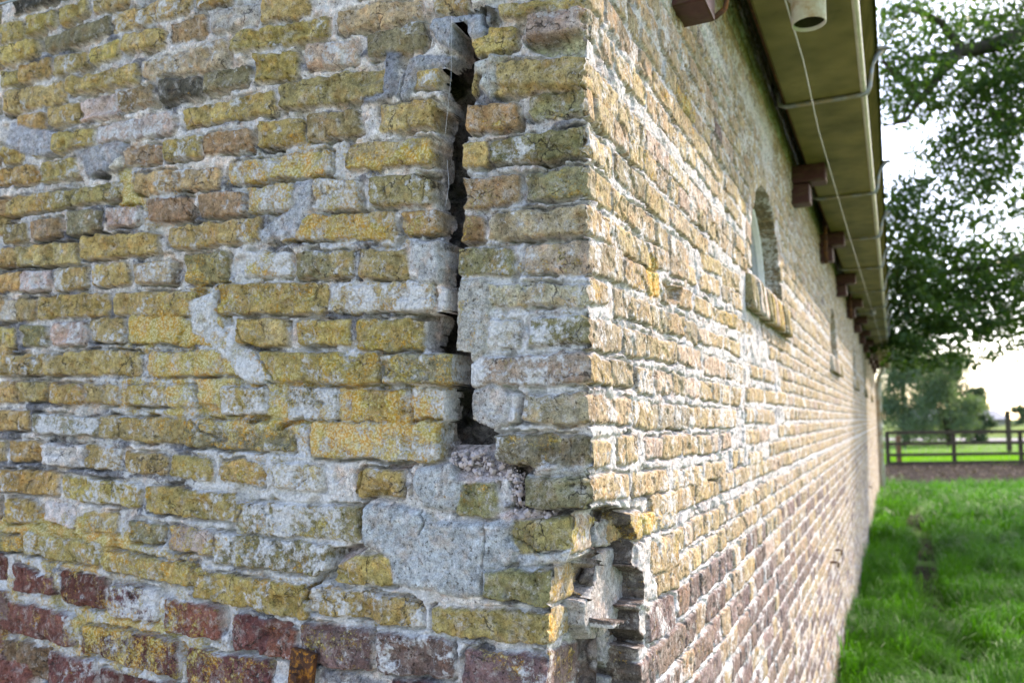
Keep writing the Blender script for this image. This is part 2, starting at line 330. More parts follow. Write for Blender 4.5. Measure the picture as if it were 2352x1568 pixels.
def relief(U, Z, bricks, seed, cfg):
    """height, colour and growth of a wall over the grid U (columns) x Z (rows)"""
    UU, ZZ = np.meshgrid(U, Z)
    WU = fbm(UU, ZZ, .035, seed, 3) * .0055 + vn(UU, ZZ, .007, seed + 3) * .0019
    WV = fbm(UU, ZZ, .035, seed + 5, 3) * .0055 + vn(UU, ZZ, .007, seed + 8) * .0019
    n1 = fbm(UU, ZZ, .05, seed + 20, 4); n2 = fbm(UU, ZZ, .014, seed + 30, 3); n3 = vn(UU, ZZ, .0045, seed + 40)
    patch = fbm(UU, ZZ, .16, seed + 50, 3); n1o = fbm(UU, ZZ, .07, seed + 25, 3)
    strip = fbm(UU, ZZ, .09, seed + 60, 3, sv=.035)
    hm = cfg.get('mort_h', -.009) + n1 * .0045 + n2 * .003 + n3 * .0010
    pale = np.array(cfg['pale']); grey = np.array(cfg['grey']); dark = np.array(cfg['dark'])
    hm = hm - cfg.get('lost', .013) * sstep(.14, .30, fbm(UU, ZZ, .055, seed + 45, 3))
    a = sstep(-.15, .45, patch)[..., None]; mc = pale * (1 - a) + grey * a
    th_ = .30 - (.26 * sstep(-.30, -.62, UU) * sstep(EYE + .62, EYE + .30, ZZ) if cfg.get('old_pointing') else 0)
    b = (sstep(0, .14, strip - th_) * cfg.get('dark_amt', 1.0))[..., None]; mc = mc * (1 - b) + dark * b
    hm = hm + b[..., 0] * .004
    mc = mc * (1 + .18 * n2 + .10 * n3)[..., None]
    H = hm.copy(); C = mc.astype(np.float32)
    L = np.zeros_like(H) + .16; W = np.zeros_like(H) + .30
    D = np.full_like(H, 1.0)
    for bk in bricks:
        q = bk['q']; mg = .012
        i0, i1 = np.searchsorted(U, [q[:, 0].min() - mg, q[:, 0].max() + mg]); j0, j1 = np.searchsorted(Z, [q[:, 1].min() - mg, q[:, 1].max() + mg])
        if i1 <= i0 or j1 <= j0: continue
        sl = (slice(j0, j1), slice(i0, i1))
        u = UU[sl] + WU[sl]; v = ZZ[sl] + WV[sl]
        ds = []
        for k in range(4):
            p0, p1 = q[k], q[(k + 1) % 4]; e = p1 - p0; Ln = np.hypot(*e) + 1e-9
            ds.append(((u - p0[0]) * -e[1] + (v - p0[1]) * e[0]) / Ln)      # clockwise quad: outside is positive
        da = np.maximum(ds[1], ds[3]); db = np.maximum(ds[0], ds[2])
        r = .005; qa = da + r; qb = db + r
        d = np.minimum(np.maximum(qa, qb), 0) + np.hypot(np.maximum(qa, 0), np.maximum(qb, 0)) - r - cfg.get('grow', .0022)
        cu, cv = q.mean(0)
        m1 = fbm(u + bk['seed'], v, .045, seed + 70, 3); m2 = n2[sl]
        chip = sstep(.25, .75, vn(u + bk['seed'], v, .03, seed + 77)) * cfg.get('chip', .007) * bk['rough']
        c2 = vn(u * .8 + bk['seed'], v + u * .3, .022, seed + 78); chip = chip + .0035 * sstep(.42, .50, c2) * bk['rough']
        h = bk['h'] + bk['tu'] * (u - cu) + bk['tv'] * (v - cv) + m1 * .0018 * bk['rough'] + m2 * .0016 * bk['rough'] + n3[sl] * .0011 - chip
        h = h - cfg.get('round', .0040) * sstep(-.006, .001, d) ** 2
        al = sstep(.0014, -.0014, d)
        g = sstep(-.0004, .0008, d) * sstep(.0065, .003, d)
        gl = cfg.get('gd', 1) * g * (.003 + .015 * sstep(-.05, .25, n1o[sl]) + (.014 * sstep(-.3, .2, n1[sl]) * (bk['groove'] < cfg.get('groove', .5))) * (ds[2] > 0))
        H[sl] = np.where(d < D[sl], (H[sl] - gl) * (1 - al) + h * al, H[sl])
        cc = bk['col'] * (1 + .38 * m1 + .16 * m2)[..., None]
        C[sl] = C[sl] * (1 - al[..., None]) + cc * al[..., None]
        L[sl] = L[sl] * (1 - al) + bk['lich'] * al; W[sl] = W[sl] * (1 - al) + bk['white'] * al
        D[sl] = np.minimum(D[sl], d)
    return UU, ZZ, H, C, L, W, D, n1, n2
def blob(UU, ZZ, p, ru, rz):
    return np.exp(-(((UU - p[0]) / ru) ** 2 + ((ZZ - p[1]) / rz) ** 2))
def poly_sd(UU, ZZ, P):
    """signed distance to a polygon, negative inside; P (n,2)"""
    inside = np.zeros(UU.shape, bool); dist = np.full(UU.shape, 9.0)
    n = len(P)
    for k in range(n):
        (x0, y0), (x1, y1) = P[k], P[(k + 1) % n]
        cond = ((y0 > ZZ) != (y1 > ZZ)); xi = (x1 - x0) * (ZZ - y0) / ((y1 - y0) + 1e-12) + x0
        inside ^= cond & (UU < xi)
        dist = np.minimum(dist, seg_d(UU, ZZ, P[k], P[(k + 1) % n]))
    return np.where(inside, -dist, dist)
def seg_d(UU, ZZ, a, b):
    dx, dy = b[0] - a[0], b[1] - a[1]; t = np.clip(((UU - a[0]) * dx + (ZZ - a[1]) * dy) / (dx * dx + dy * dy + 1e-12), 0, 1)
    return np.hypot(UU - a[0] - t * dx, ZZ - a[1] - t * dy)
def window_of(U, Z, P, mg=.04):
    P = np.asarray(P); i0, i1 = np.searchsorted(U, [P[:, 0].min() - mg, P[:, 0].max() + mg]); j0, j1 = np.searchsorted(Z, [P[:, 1].min() - mg, P[:, 1].max() + mg])
    return (slice(j0, max(j1, j0)), slice(i0, max(i1, i0)))
def crack(st, U, Z, P, w, depth, seed):
    """a narrow split along the polyline P"""
    UU, ZZ, H, C = st['U'], st['Z'], st['H'], st['C']; sl = window_of(U, Z, P)
    if H[sl].size == 0: return
    u, z = UU[sl], ZZ[sl]; wob = fbm(u, z, .02, seed, 3) * .006
    d = np.min([seg_d(u + wob, z + wob, P[k], P[k + 1]) for k in range(len(P) - 1)], 0)
    ww = w * (.75 + .5 * vn(u, z, .03, seed + 2))
    k = sstep(ww + .0012, ww - .0012, d)
    H[sl] = H[sl] * (1 - k) + (-depth) * k
    C[sl] *= (1 - .45 * k)[..., None]  # inside of the split also darkened in colour, as shade would
def cement(st, U, Z, P, h, col, seed, lich=.10, white=.35, rough=1.0):
    sl = window_of(U, Z, P)
    if st['H'][sl].size == 0: return
    u, z = st['U'][sl], st['Z'][sl]; n = fbm(u, z, .03, seed, 4)
    d = poly_sd(u + n * .007, z + fbm(u, z, .03, seed + 9, 4) * .007, P)
    k = sstep(.002, -.002, d); hh = h - .005 * sstep(-.008, 0, d) + n * .004 * rough + vn(u, z, .005, seed + 4) * .0014
    st['H'][sl] = st['H'][sl] * (1 - k) + hh * k
    cc = np.array(col) * (1 + .25 * n + .15 * vn(u, z, .004, seed + 6))[..., None]
    st['C'][sl] = st['C'][sl] * (1 - k[..., None]) + cc * k[..., None]
    st['L'][sl] = st['L'][sl] * (1 - k) + lich * k; st['W'][sl] = st['W'][sl] * (1 - k) + white * k
    st['M'][sl] = np.maximum(st['M'][sl], k)
def grid_faces(nr, nc, keep=None):
    i = np.arange(nr * nc).reshape(nr, nc)
    q = np.stack([i[:-1, :-1], i[:-1, 1:], i[1:, 1:], i[1:, :-1]], -1).reshape(-1, 4)
    return q if keep is None else q[keep.ravel()]
def spread(*parts):
    out = []
    for a, b, st in parts: out.append(np.arange(a, b - 1e-9, st))
    return np.concatenate(out + [[parts[-1][1]]])

# ------------------------------------------------------------------ the barn
WALL_TOP = EYE + 1.56
barn = empty('brick_barn', (CX, CY, 0), 'old yellow brick barn with a deep crack running down its corner', 'barn')
ROWY = [42, 161, 229, 320, 412, 500, 585, 674, 755, 845, 936, 1040, 1136, 1227, 1352, 1447, 1560]
ROWZ = [float(gable_uv(1355, y)[1]) for y in ROWY]
PIT = .0562
rows_z = [ROWZ[0] + PIT * k for k in range(19, 0, -1)] + ROWZ + [ROWZ[-1] - .068 * k for k in range(1, 24)]
rows_z = [z for z in rows_z if z > -.05]
Z_RED = EYE - .335
def auto_row(z, u0, u1, header, rnd, side):
    out = []; u = u0 - rnd.uniform(0, .1)
    red = z < Z_RED
    L0 = (.088 if header else .178) * (1.12 if red else 1)
    hh = .0205 * (1.28 if red else 1)
    while u < u1:
        L = L0 * rnd.uniform(.86, 1.12) if rnd.random() > .12 else L0 * (2.0 if header else .5)
        dz = rnd.uniform(-.002, .002)
        q = [(u + .005, z + hh + dz + rnd.uniform(-.002, .002)), (u + L - .005, z + hh + dz + rnd.uniform(-.002, .002)),
             (u + L - .005, z - hh + dz + rnd.uniform(-.002, .002)), (u + .005, z - hh + dz + rnd.uniform(-.002, .002))]
        if red and not (side and rnd.random() > .15 + .85 * math.exp(-max(0, u) / 3.5)): code = rnd.choice(['p', 'p', 'rk', 'p', 'pk', 'b', 'pw', 'pk'] if side else ['r', 'R', 'rw', 'p', 'rl'])
        else: code = rnd.choice(['y', 'y', 'yo', 'g', 'y', 'o', 'b', 'yg', 'k', 'yk', 'yw', 'p' if rnd.random() < .15 else 'y'])
        out.append((q, code)); u += L
    return out

# ---- z rows shared by both walls at the corner
ZR = spread((-.15, EYE - .56, .010), (EYE - .56, EYE + .62, .0023), (EYE + .62, EYE + 1.0, .004), (EYE + 1.0, WALL_TOP, .008))
# how far the broken lower corner steps back along the gable
EZ_px = [(1000, 0), (1168, 0), (1180, 42), (1276, 44), (1290, 52), (1308, 87), (1392, 89), (1410, 95), (1490, 97), (1510, 99), (1800, 99)]
ez_z = np.array([float(gable_uv(1355 - e, y)[1]) for y, e in EZ_px]); ez_u = np.array([-float(gable_uv(1355 - e, y)[0]) for y, e in EZ_px]); ez_u[:2] = 0
o_ = np.argsort(ez_z)
EDGE = np.interp(ZR, ez_z[o_], ez_u[o_]); EDGE[ZR < EYE - .62] *= 1.0

# ---- gable wall
gb = traced(GABLE, gable_uv)
def visible_left(u, z):
    p = C0 + NS * u + np.array([0, 0, z]) - CAMP; dpt = p[1] * cp + p[2] * sp
    x = 1176 + F * p[0] / dpt; y = 784 - F * (p[2] * cp - p[1] * sp) / dpt
    return -10 < x and -45 < y < 1600
rnd = random.Random(21)
for i, z in enumerate(rows_z):
    for q, code in auto_row(z, -2.9, .02, i % 2 == 0, rnd, False):
        q = np.array(q); cu, cz = q.mean(0)
        sag = -.03 * np.clip(-q[:, 0] - .2, 0, 3); q[:, 1] += sag
        if q[:, 0].max() > .03: continue
        if not visible_left(cu, cz + sag.mean()): gb.append(mk_brick(q, code, rnd))
UG = spread((-2.9, -1.75, .012), (-1.75, -1.0, .0030), (-1.0, 0.0, .0022))
UU, ZZ, H, C, L, W, D, n1, n2 = relief(UG, ZR, gb, 100, dict(pale=(.58,.53,.475), grey=(.42,.405,.39), dark=(.125,.125,.135), dark_amt=.92, old_pointing=True, mort_h=-.0085, groove=.55))
G = dict(U=UU, Z=ZZ, H=H, C=C, L=L, W=W, M=np.clip(1 - 1.0 * (D < .0005), 0, 1) * .6)
mort = sstep(-.001, .003, D)
def gp(x, y): return gable_uv(float(x), float(y))
# growths seen on the gable: (x, y, rx, ry, ochre, white) in pixels
for x, y, rx, ry, l, w in [(470, 895, 330, 60, .55, .70), (330, 760, 130, 70, .45, .45), (470, 700, 70, 90, .45, .55), (280, 430, 40, 60, .8, .3), (350, 490, 60, 50, .4, .5),
        (540, 960, 250, 40, .35, .75), (90, 1215, 130, 40, .75, .5), (250, 1270, 260, 60, .5, .55), (120, 1420, 260, 110, .42, .7), (360, 1480, 200, 90, .35, .55),
        (620, 1190, 220, 70, .10, .85), (560, 1075, 130, 60, .25, .8), (760, 1000, 240, 60, .25, .5), (850, 850, 250, 120, .22, .25), (850, 560, 250, 150, .20, .30), (620, 420, 150, 70, .35, .45),
        (1100, 760, 60, 160, .15, .8), (1180, 840, 160, 90, .05, .6), (1230, 620, 130, 200, .12, .25), (690, 350, 160, 50, .2, .2), (700, 1350, 120, 60, .15, .55), (980, 1440, 260, 80, .12, .5),
        (960, 930, 60, 50, .3, .85), (1180, 960, 100, 70, 0, .6), (620, 640, 120, 60, .25, .4)]:
    p = gp(x, y); pr = gp(x + rx, y); pz = gp(x, y + ry)
    k = blob(UU, ZZ, p, abs(pr[0] - p[0]) * 1.1, abs(pz[1] - p[1]) * 1.1)
    L += k * l * (.62 + .75 * mort); W += k * w * (.34 + .62 * mort)
G['H'] += np.clip((L - .5) * .003, 0, .002) * mort
# cement repairs over brick and joint
GREY = (.33, .345, .34)
for k, (P, h, col, li, wh) in enumerate([
    ([(830,1165),(872,1150),(960,1170),(1000,1200),(1180,1197),(1168,1232),(1192,1262),(1188,1298),(1118,1308),(1112,1370),(1060,1372),(1000,1360),(900,1340),(892,1280),(830,1255)], .002, GREY, .08, .26),
    ([(948,1075),(1045,1062),(1055,1110),(1045,1172),(968,1165),(945,1130)], .003, GREY, .16, .30),
    ([(987,70),(998,42),(1060,36),(1128,30),(1122,80),(1075,92),(1058,110),(1035,112),(1010,100)], .004, (.26,.275,.29), .02, .15),
    ([(940,125),(985,118),(1038,120),(1036,150),(960,160),(950,205),(930,235),(905,225),(915,180)], -.003, (.25,.255,.26), .03, .15),
    ([(1085,140),(1140,125),(1170,130),(1140,158),(1148,205),(1125,230),(1105,205),(1110,170),(1085,160)], .005, (.35,.345,.30), .22, .45),
    ([(1045,640),(1112,632),(1125,700),(1118,800),(1080,840),(1050,820),(1040,740)], .002, (.36,.345,.30), .42, .30),
    ([(1045,900),(1125,880),(1180,905),(1165,980),(1125,995),(1085,960)], .0, (.36,.345,.32), .2, .3),
    ([(632,495),(668,470),(670,410),(715,410),(712,475),(690,500),(680,545),(600,560),(590,530)], -.001, (.33,.335,.34), .22, .3),
    ([(942,550),(1008,548),(1012,650),(955,655),(950,600)], .004, (.37,.365,.345), .26, .30),
    ([(880,118),(915,118),(908,215),(830,240),(828,225),(880,208)], .001, (.19,.195,.21), .02, .0),
    ([(20,280),(120,300),(120,350),(60,360),(10,330)], -.003, (.34,.335,.34), .02, .1),
    ([(150,345),(255,320),(290,330),(230,400),(190,410),(180,365)], -.004, (.28,.28,.285), .25, .1),
    ([(430,690),(490,660),(495,740),(545,790),(600,820),(610,880),(560,880),(520,830),(440,760)], .001, (.42,.40,.32), .50, .75),
    ([(1200,1068),(1352,1072),(1352,1098),(1205,1092)], .001, (.37,.37,.355), .08, .45),
    ([(1180,1275),(1350,1250),(1350,1290),(1180,1310)], -.002, (.35,.36,.36), .06, .5)]):
    cement(G, UG, ZR, gable_uv(*np.array(P, float).T), h, col, 300 + 7 * k, li, wh)
# the long crack
CR = [(60,1040,1066),(100,1040,1066),(125,1036,1080),(150,1022,1083),(152,1002,1083),(198,1002,1072),(205,1008,1066),(214,1006,1068),(232,1008,1068),(240,996,1066),(310,996,1060),(318,992,1056),(324,990,1050),(380,988,1050),(383,958,1052),(398,962,1054),(402,990,1057),(470,990,1056),(476,1006,1050),(545,1006,1046),(550,1012,1044),(655,1012,1043),(660,1022,1042),(712,1022,1042),(716,940,1042),(728,945,1041),(732,972,1040),(800,972,1040),(806,1000,1040),(812,1040,1074),(880,1040,1073),(890,1019,1070),(964,1017,1072),(970,1006,1085),(985,1004,1122),(1052,1004,1126),(1060,1042,1130),(1075,1060,1196)]
cz = np.array([gp(1040, y)[1] for y, a, b in CR]); cl = np.array([gp(a, y)[0] for y, a, b in CR]); cr_ = np.array([gp(b + 8, y)[0] for y, a, b in CR])
o_ = np.argsort(cz); ul = np.interp(ZR, cz[o_], cl[o_])[:, None]; ur = np.interp(ZR, cz[o_], cr_[o_])[:, None]
wob = fbm(UU, ZZ, .02, 401, 3) * .005; d_ = np.maximum(ul - UU - wob, UU + wob - ur)
d_ = np.where((ZZ > cz.max()) | (ZZ < cz.min()), .05, d_)
k = sstep(.0025, -.0035, d_)
fr_ = np.clip((UU - ul) / (ur - ul + 1e-6), 0, 1)
jz = np.array([gp(1020, y)[1] for y in (112, 206, 318, 392, 475, 549, 658, 724, 806, 886, 966)])
jd = np.min(np.abs(ZZ[:, :1] - jz[None]), axis=1)[:, None]
lip = (.0055 + .003 * vn(UU, ZZ, .012, 411)); ledge = -.058 - .022 * vn(UU, ZZ, .05, 413, sv=.028) + fbm(UU, ZZ, .016, 407, 3) * .006
ledge = np.maximum(ledge, -.080)
away = np.minimum(UU - ul + wob, ur - UU - wob)
by = [(60,1040),(120,1036),(150,1004),(310,998),(480,1006),(600,1012),(700,1018),(715,1000),(800,985),(808,1006),(812,1040),(880,1040),(890,1019),(1000,1006),(1060,1042)]
bz = np.array([gp(x, y)[1] for y, x in by]); bu = np.array([gp(x, y)[0] for y, x in by]); ob_ = np.argsort(bz); ulb = np.interp(ZR, bz[ob_], bu[ob_])[:, None]
floor_ = np.where((away > lip) & (UU > ulb - .003 + wob), -.20, np.where(UU < ulb - .006, -.040 + wob * 1.5, ledge))
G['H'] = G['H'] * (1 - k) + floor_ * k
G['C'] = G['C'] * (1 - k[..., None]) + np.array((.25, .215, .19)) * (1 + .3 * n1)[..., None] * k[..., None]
G['L'] *= 1 - .9 * k; G['W'] *= 1 - .7 * k
# rubble slopes at the foot of the crack
for P, hh in (([(1004,1018),(1122,1018),(1135,1060),(1195,1078),(1185,1095),(1120,1108),(1050,1106),(1035,1062)], -.030), ([(1165,1080),(1200,1076),(1205,1170),(1290,1180),(1180,1196),(1125,1188),(1172,1165),(1172,1110)], -.030),
              ([(760,1262),(830,1255),(825,1265),(770,1300)], -.02), ([(885,1068),(938,1066),(935,1078),(895,1080)], -.03)):
    P = gable_uv(*np.array(P, float).T); sl = window_of(UG, ZR, P); u, z = UU[sl], ZZ[sl]
    d = poly_sd(u, z, P); k = sstep(.004, -.004, d); top = P[:, 1].max(); bot = P[:, 1].min()
    hq = hh * 2.0 * np.clip((z - bot) / (top - bot), 0, 1) - .006 + fbm(u, z, .012, 433, 3) * .007
    G['H'][sl] = G['H'][sl] * (1 - k) + hq * k
    G['C'][sl] = G['C'][sl] * (1 - k[..., None]) + np.array((.42, .36, .34)) * (1 + .35 * vn(u, z, .007, 437))[..., None] * k[..., None]
    G['L'][sl] *= 1 - k; G['W'][sl] *= 1 - .8 * k
# smaller splits
for k, (P, w, dp) in enumerate([
    ([(760,1275),(800,1262),(830,1255),(826,1170),(835,1150)], .003, .03), ([(700,1375),(715,1340),(735,1322)], .004, .03), ([(736,1322),(757,1318),(760,1270)], .008, .035), ([(1173,1165),(1260,1180),(1358,1172)], .0028, .03),
    ([(1108,1370),(1190,1385),(1265,1400)], .0022, .018), ([(1115,1310),(1108,1340),(1110,1372)], .0015, .012), ([(1168,1232),(1250,1270),(1300,1262)], .0016, .012),
    ([(905,560),(922,540),(915,500)], .004, .02), ([(850,555),(905,565)], .003, .015), ([(820,575),(818,640)], .004, .02), ([(545,760),(570,800),(605,830),(640,900)], .0016, .012),
    ([(430,965),(470,1000),(520,1012)], .0018, .012), ([(555,1170),(540,1200)], .002, .012), ([(745,330),(760,320)], .005, .03), ([(205,405),(225,400)], .006, .03), ([(0,262),(30,262)], .006, .03),
    ([(570,962),(610,965)], .004, .025), ([(640,980),(690,960)], .003, .02), ([(880,500),(895,470),(885,430)], .0012, .008), ([(790,230),(800,390),(790,430)], .001, .006), ([(940,120),(925,160),(915,230)], .0012, .01),
    ([(1160,1090),(1185,1130),(1190,1165)], .006, .06), ([(1110,1190),(1115,1240),(1108,1305)], .0009, .006), ([(960,1160),(975,1200),(960,1230)], .0014, .008), ([(920,1075),(945,1090),(935,1140)], .002, .015), ([(1190,1075),(1215,1080)], .004, .03),
    ([(390,395),(400,470)], .0012, .01), ([(745,655),(742,712)], .002, .012), ([(500,660),(495,720)], .002, .015), ([(835,1065),(820,1150)], .0015, .01), ([(1060,30),(1110,20),(1120,75)], .002, .02), ([(705,1100),(640,1150)], .001, .005)]):
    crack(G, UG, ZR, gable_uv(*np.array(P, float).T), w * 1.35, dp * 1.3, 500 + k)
# proud brick ends along the crack
for x0, y0, x1, y1, dh in [(880, 812, 1038, 882, .014), (760, 655, 1020, 715, .004), (1205, 1098, 1352, 1172, .008), (845, 400, 988, 470, .006), (600, 808, 868, 880, .006), (1125, 1000, 1352, 1075, .006), (1130, 128, 1352, 200, .010), (1215, 15, 1350, 90, .012), (1230,1190,1310,1270,.010), (1110, 1310, 1268, 1392, .008)]:
    P = gable_uv(np.array([x0, x1, x1, x0], float), np.array([y0, y0, y1, y1], float)); sl = window_of(UG, ZR, P)
    d = poly_sd(UU[sl] + wob[sl], ZZ[sl] + wob[sl], P); G['H'][sl] += dh * sstep(.003, -.003, d) * (G['H'][sl] > -.02)
# hollow under the overhanging corner brick
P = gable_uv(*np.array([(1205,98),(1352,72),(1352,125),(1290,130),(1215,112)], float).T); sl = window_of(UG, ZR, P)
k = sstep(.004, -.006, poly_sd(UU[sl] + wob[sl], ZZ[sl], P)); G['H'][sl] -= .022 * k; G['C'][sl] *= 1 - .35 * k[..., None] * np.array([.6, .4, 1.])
# ---- side wall near the corner
side_bricks = traced(SIDE, side_uv)
rnd = random.Random(5)
for s, x0, x1, a, b, c, d, code, off in SIDE_IN:
    X, Y = px(s, [x0, x1, x1, x0], [a, b, d, c]); bk = mk_brick(side_uv(X, Y, -off), code, rnd); side_bricks.append(bk)
skipP = side_uv(*px('U', [-30, 285, 530, 640, 700, 860, 1010, 1190, 1260, 1260, 1120, 940, 880, -30], [-60, -10, -40, 60, 0, 0, 90, 740, 900, 1000, 1350, 1250, 1430, 1600]))
skipV = side_uv(*px('V', [100, 980, 1210, 1230, 1240, 1000, 600, 100], [150, 210, 130, 500, 1120, 1240, 1600, 1600]))
WT0, WT1, WZ0, WZ1 = 1.50, 2.25, EYE + .47, EYE + .83
WINS = [(WT0, WT1)] + [(a, a + .75) for a in (5.0, 8.5, 12.0, 15.5)]
def in_window(t, z, mg=0.0):
    out = np.zeros(np.shape(t), bool)
    for a, b in WINS:
        m = (a + b) / 2; hw = (b - a) / 2 + mg; hh = WZ1 - WZ0 + mg
        out |= ((((t - m) / hw) ** 2 + (np.maximum(z - WZ0, 0) / hh) ** 2 < 1) & (z > WZ0 - mg))
    return out
auto = []
for i, z in enumerate(rows_z):
    for q, code in auto_row(z, .0, 20.3, i % 2 == 1, rnd, True):
        q = np.array(q); c_ = q.mean(0)[None]
        if poly_sd(c_[:, 0], c_[:, 1], skipP)[0] < 0 or poly_sd(c_[:, 0], c_[:, 1], skipV)[0] < 0: continue
        if EYE - .36 < z < EYE - .12 and c_[0, 0] < .29: continue
        if q[0, 0] < .004: q[[0, 3], 0] = .002
        if in_window(c_[:, 0], c_[:, 1], .085)[0]: continue
        auto.append((q, code))
# rings of bricks on end round each window head
for a, b in WINS:
    m = (a + b) / 2; hw = (b - a) / 2; hh = WZ1 - WZ0; nb = 15
    for k in range(nb):
        t0, t1 = math.pi * (k + .08) / nb, math.pi * (k + .92) / nb
        pt = lambda r, tt: (m - (hw + r) * math.cos(tt), WZ0 + (hh + r) * math.sin(tt))
        auto.append((np.array([pt(.082, t0), pt(.082, t1), pt(.004, t1), pt(.004, t0)]), random.choice(['y', 'k', 'yg', 'kw'])))
side_auto = [mk_brick(q, c, rnd) for q, c in auto]
for bk in side_bricks + side_auto:
    bk['col'] = bk['col'] * .48 + np.array((.15, .127, .115) if bk['red'] else (.345, .287, .207)) * .52; bk['rough'] *= .7; bk['h'] *= .55; bk['white'] += .16
SCFG = dict(pale=(.47,.455,.43), grey=(.39,.38,.375), dark=(.33,.33,.33), dark_amt=.5, mort_h=-.0022, groove=.4, chip=.0028, lost=.006, grow=.0016, round=.0026, gd=.62)
def build_side(U, Zr, bricks, seed, near):
    UU, ZZ, H, C, L, W, D, n1, n2 = relief(U, Zr, bricks, seed, SCFG)
    S = dict(U=UU, Z=ZZ, H=H, C=C, L=L, W=W, DP=UU > 9, M=(D > .0005) * .6); m = sstep(-.001, .003, D)
    W += .25 * m; L += .10
    low = sstep(EYE - .25, EYE - .5, ZZ); W += .30 * low * m
    if near:
        for x, y, rx, ry, l, w in [(1500, 620, 14, 50, 1.1, 0), (1510, 660, 12, 20, .9, 0), (1580, 240, 25, 40, .7, 0), (1330, 1450, 40, 60, .5, .1), (1345, 1230, 25, 40, .6, .2), (1490, 1190, 40, 30, .5, .5)]:
            p = side_uv(float(x), float(y)); pr = side_uv(float(x + rx), float(y)); pz = side_uv(float(x), float(y + ry))
            kk = blob(UU, ZZ, p, abs(pr[0] - p[0]), abs(pz[1] - p[1])); L += kk * l; W += kk * w
        CEM = (.50, .49, .465)
        vp = lambda P, off=0.: side_uv(*px('V', *np.array(P, float).T), off)
        E = np.interp(Zr, ez_z[np.argsort(ez_z)], ez_u[np.argsort(ez_z)])[:, None]
        S['E'] = E + 0 * UU; wobs = fbm(UU, ZZ, .02, 697, 3) * .006
        # the step back behind the broken corner
        kz = np.array([float(gable_uv(1355., y)[1]) for y in (1181, 1290, 1392, 1411, 1485, 1500, 1600)])[::-1]; kt = np.array([.085, .088, .090, .088, .098, .205, .22])[::-1]
        t1 = np.interp(Zr, kz, kt)[:, None]
        kk = sstep(.004, -.004, UU - t1 + fbm(UU, ZZ, .02, seed + 91, 2) * .004) * (E > .001)
        Hp, Cp_, Lp, Wp = S['H'].copy(), S['C'].copy(), S['L'].copy(), S['W'].copy()
        cement(S, U, Zr, vp([(900,900),(1000,890),(1060,910),(1000,990),(920,980)]), .002, CEM, 623, .05, .4, 1.4)
        cement(S, U, Zr, side_uv(*px('U', [0, 60, 190, 250, 240, 130, 0], [1100, 1085, 1095, 1110, 1170, 1180, 1190])), .001, CEM, 629, .1, .35, 1.2)
        S['H'] = S['H'] * (1 - kk) + (Hp * .6 - E) * kk; S['C'] = S['C'] * (1 - kk[..., None]) + Cp_ * kk[..., None]
        S['L'] = S['L'] * (1 - kk) + Lp * kk; S['W'] = S['W'] * (1 - kk) + Wp * kk
        zs = np.linspace(ROWZ[12] - .026, EYE - .62, 24)
        left = [(float(np.interp(z, kz, kt)) + .002 + .004 * float(vn(z, 0., .02, 695)), z) for z in zs]
        right = [tuple(p) for p in vp([(840,195),(850,300),(905,400),(885,640),(955,690),(965,885),(885,960),(935,1000),(925,1150),(985,1250),(880,1300),(835,1440),(900,1560),(900,1800)])]
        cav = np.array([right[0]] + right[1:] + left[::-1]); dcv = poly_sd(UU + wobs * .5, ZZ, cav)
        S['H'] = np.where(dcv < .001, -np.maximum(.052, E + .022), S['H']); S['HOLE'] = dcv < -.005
        kd = sstep(.0062, .0022, dcv + n1 * .004)[..., None]; S['C'] = S['C'] * (1 - kd) + np.array((.10, .082, .07)) * kd; S['W'] = S['W'] * (1 - .8 * kd[..., 0])  # cavity rim painted dark: dark brick and dirt plus the shade of the gap
        crack(S, U, Zr, vp([(540,190),(760,180),(900,190)]), .004, .03, 640)
        for k2, (P, w, dp) in enumerate([([(270,1140),(290,1150)], .006, .03), ([(0,850),(150,850)], .002, .015), ([(180,860),(290,860)], .002, .015), ([(770,1450),(840,1445)], .005, .03), ([(940,960),(945,1080)], .003, .02), ([(1055,560),(1000,900),(890,1260),(880,1500)], .002, .015), ([(520,1120),(640,1140)], .003, .02)]):
            crack(S, U, Zr, side_uv(*px('U', *np.array(P, float).T)), w, dp, 660 + k2)
        # deep broken brick beside the orange streak
        P = side_uv(*px('U', [500, 520, 600, 590, 560, 520], [200, 190, 240, 320, 345, 300])); sl = window_of(U, Zr, P)
        kq = sstep(.004, -.01, poly_sd(UU[sl], ZZ[sl], P)); S['H'][sl] -= .02 * kq
    # render joint of a former opening, straight down the wall
    return S
U_N = spread((0, .34, .0016), (.34, .62, .0026), (.62, 1.32, .0042))
U_F = spread((1.30, 3.0, .0065), (3.0, 6.0, .011), (6.0, 20.3, .02))
Z_F = spread((-.15, EYE - .9, .009), (EYE - .9, EYE + .9, .0048), (EYE + .9, WALL_TOP, .007))
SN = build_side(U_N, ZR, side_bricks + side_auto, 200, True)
SF = build_side(U_F, Z_F, side_bricks + side_auto, 200, False)
wmask = in_window(SF['U'], SF['Z'])
SF['H'] = np.where(wmask, -.13, SF['H']); wd = in_window(SF['U'], SF['Z'], .006); SF['C'][wd] = (.17, .135, .08); SF['C'][wd & (SF['U'] > 3)] = (.34, .28, .19)
# grey repaired strips under the eaves and joint down from the window
for x, y, rx, ry in ((1760, 330, 12, 60), (1730, 250, 20, 20), (1640, 110, 30, 30)):
    p = side_uv(float(x), float(y)); pr = side_uv(float(x + rx), float(y)); pz = side_uv(float(x), float(y + ry))
    for S in (SN, SF):
        k = np.clip(1.6 * blob(S['U'], S['Z'], p, abs(pr[0] - p[0]), abs(pz[1] - p[1])), 0, 1)[..., None]; S['C'] = S['C'] * (1 - k) + np.array((.50, .49, .46)) * k

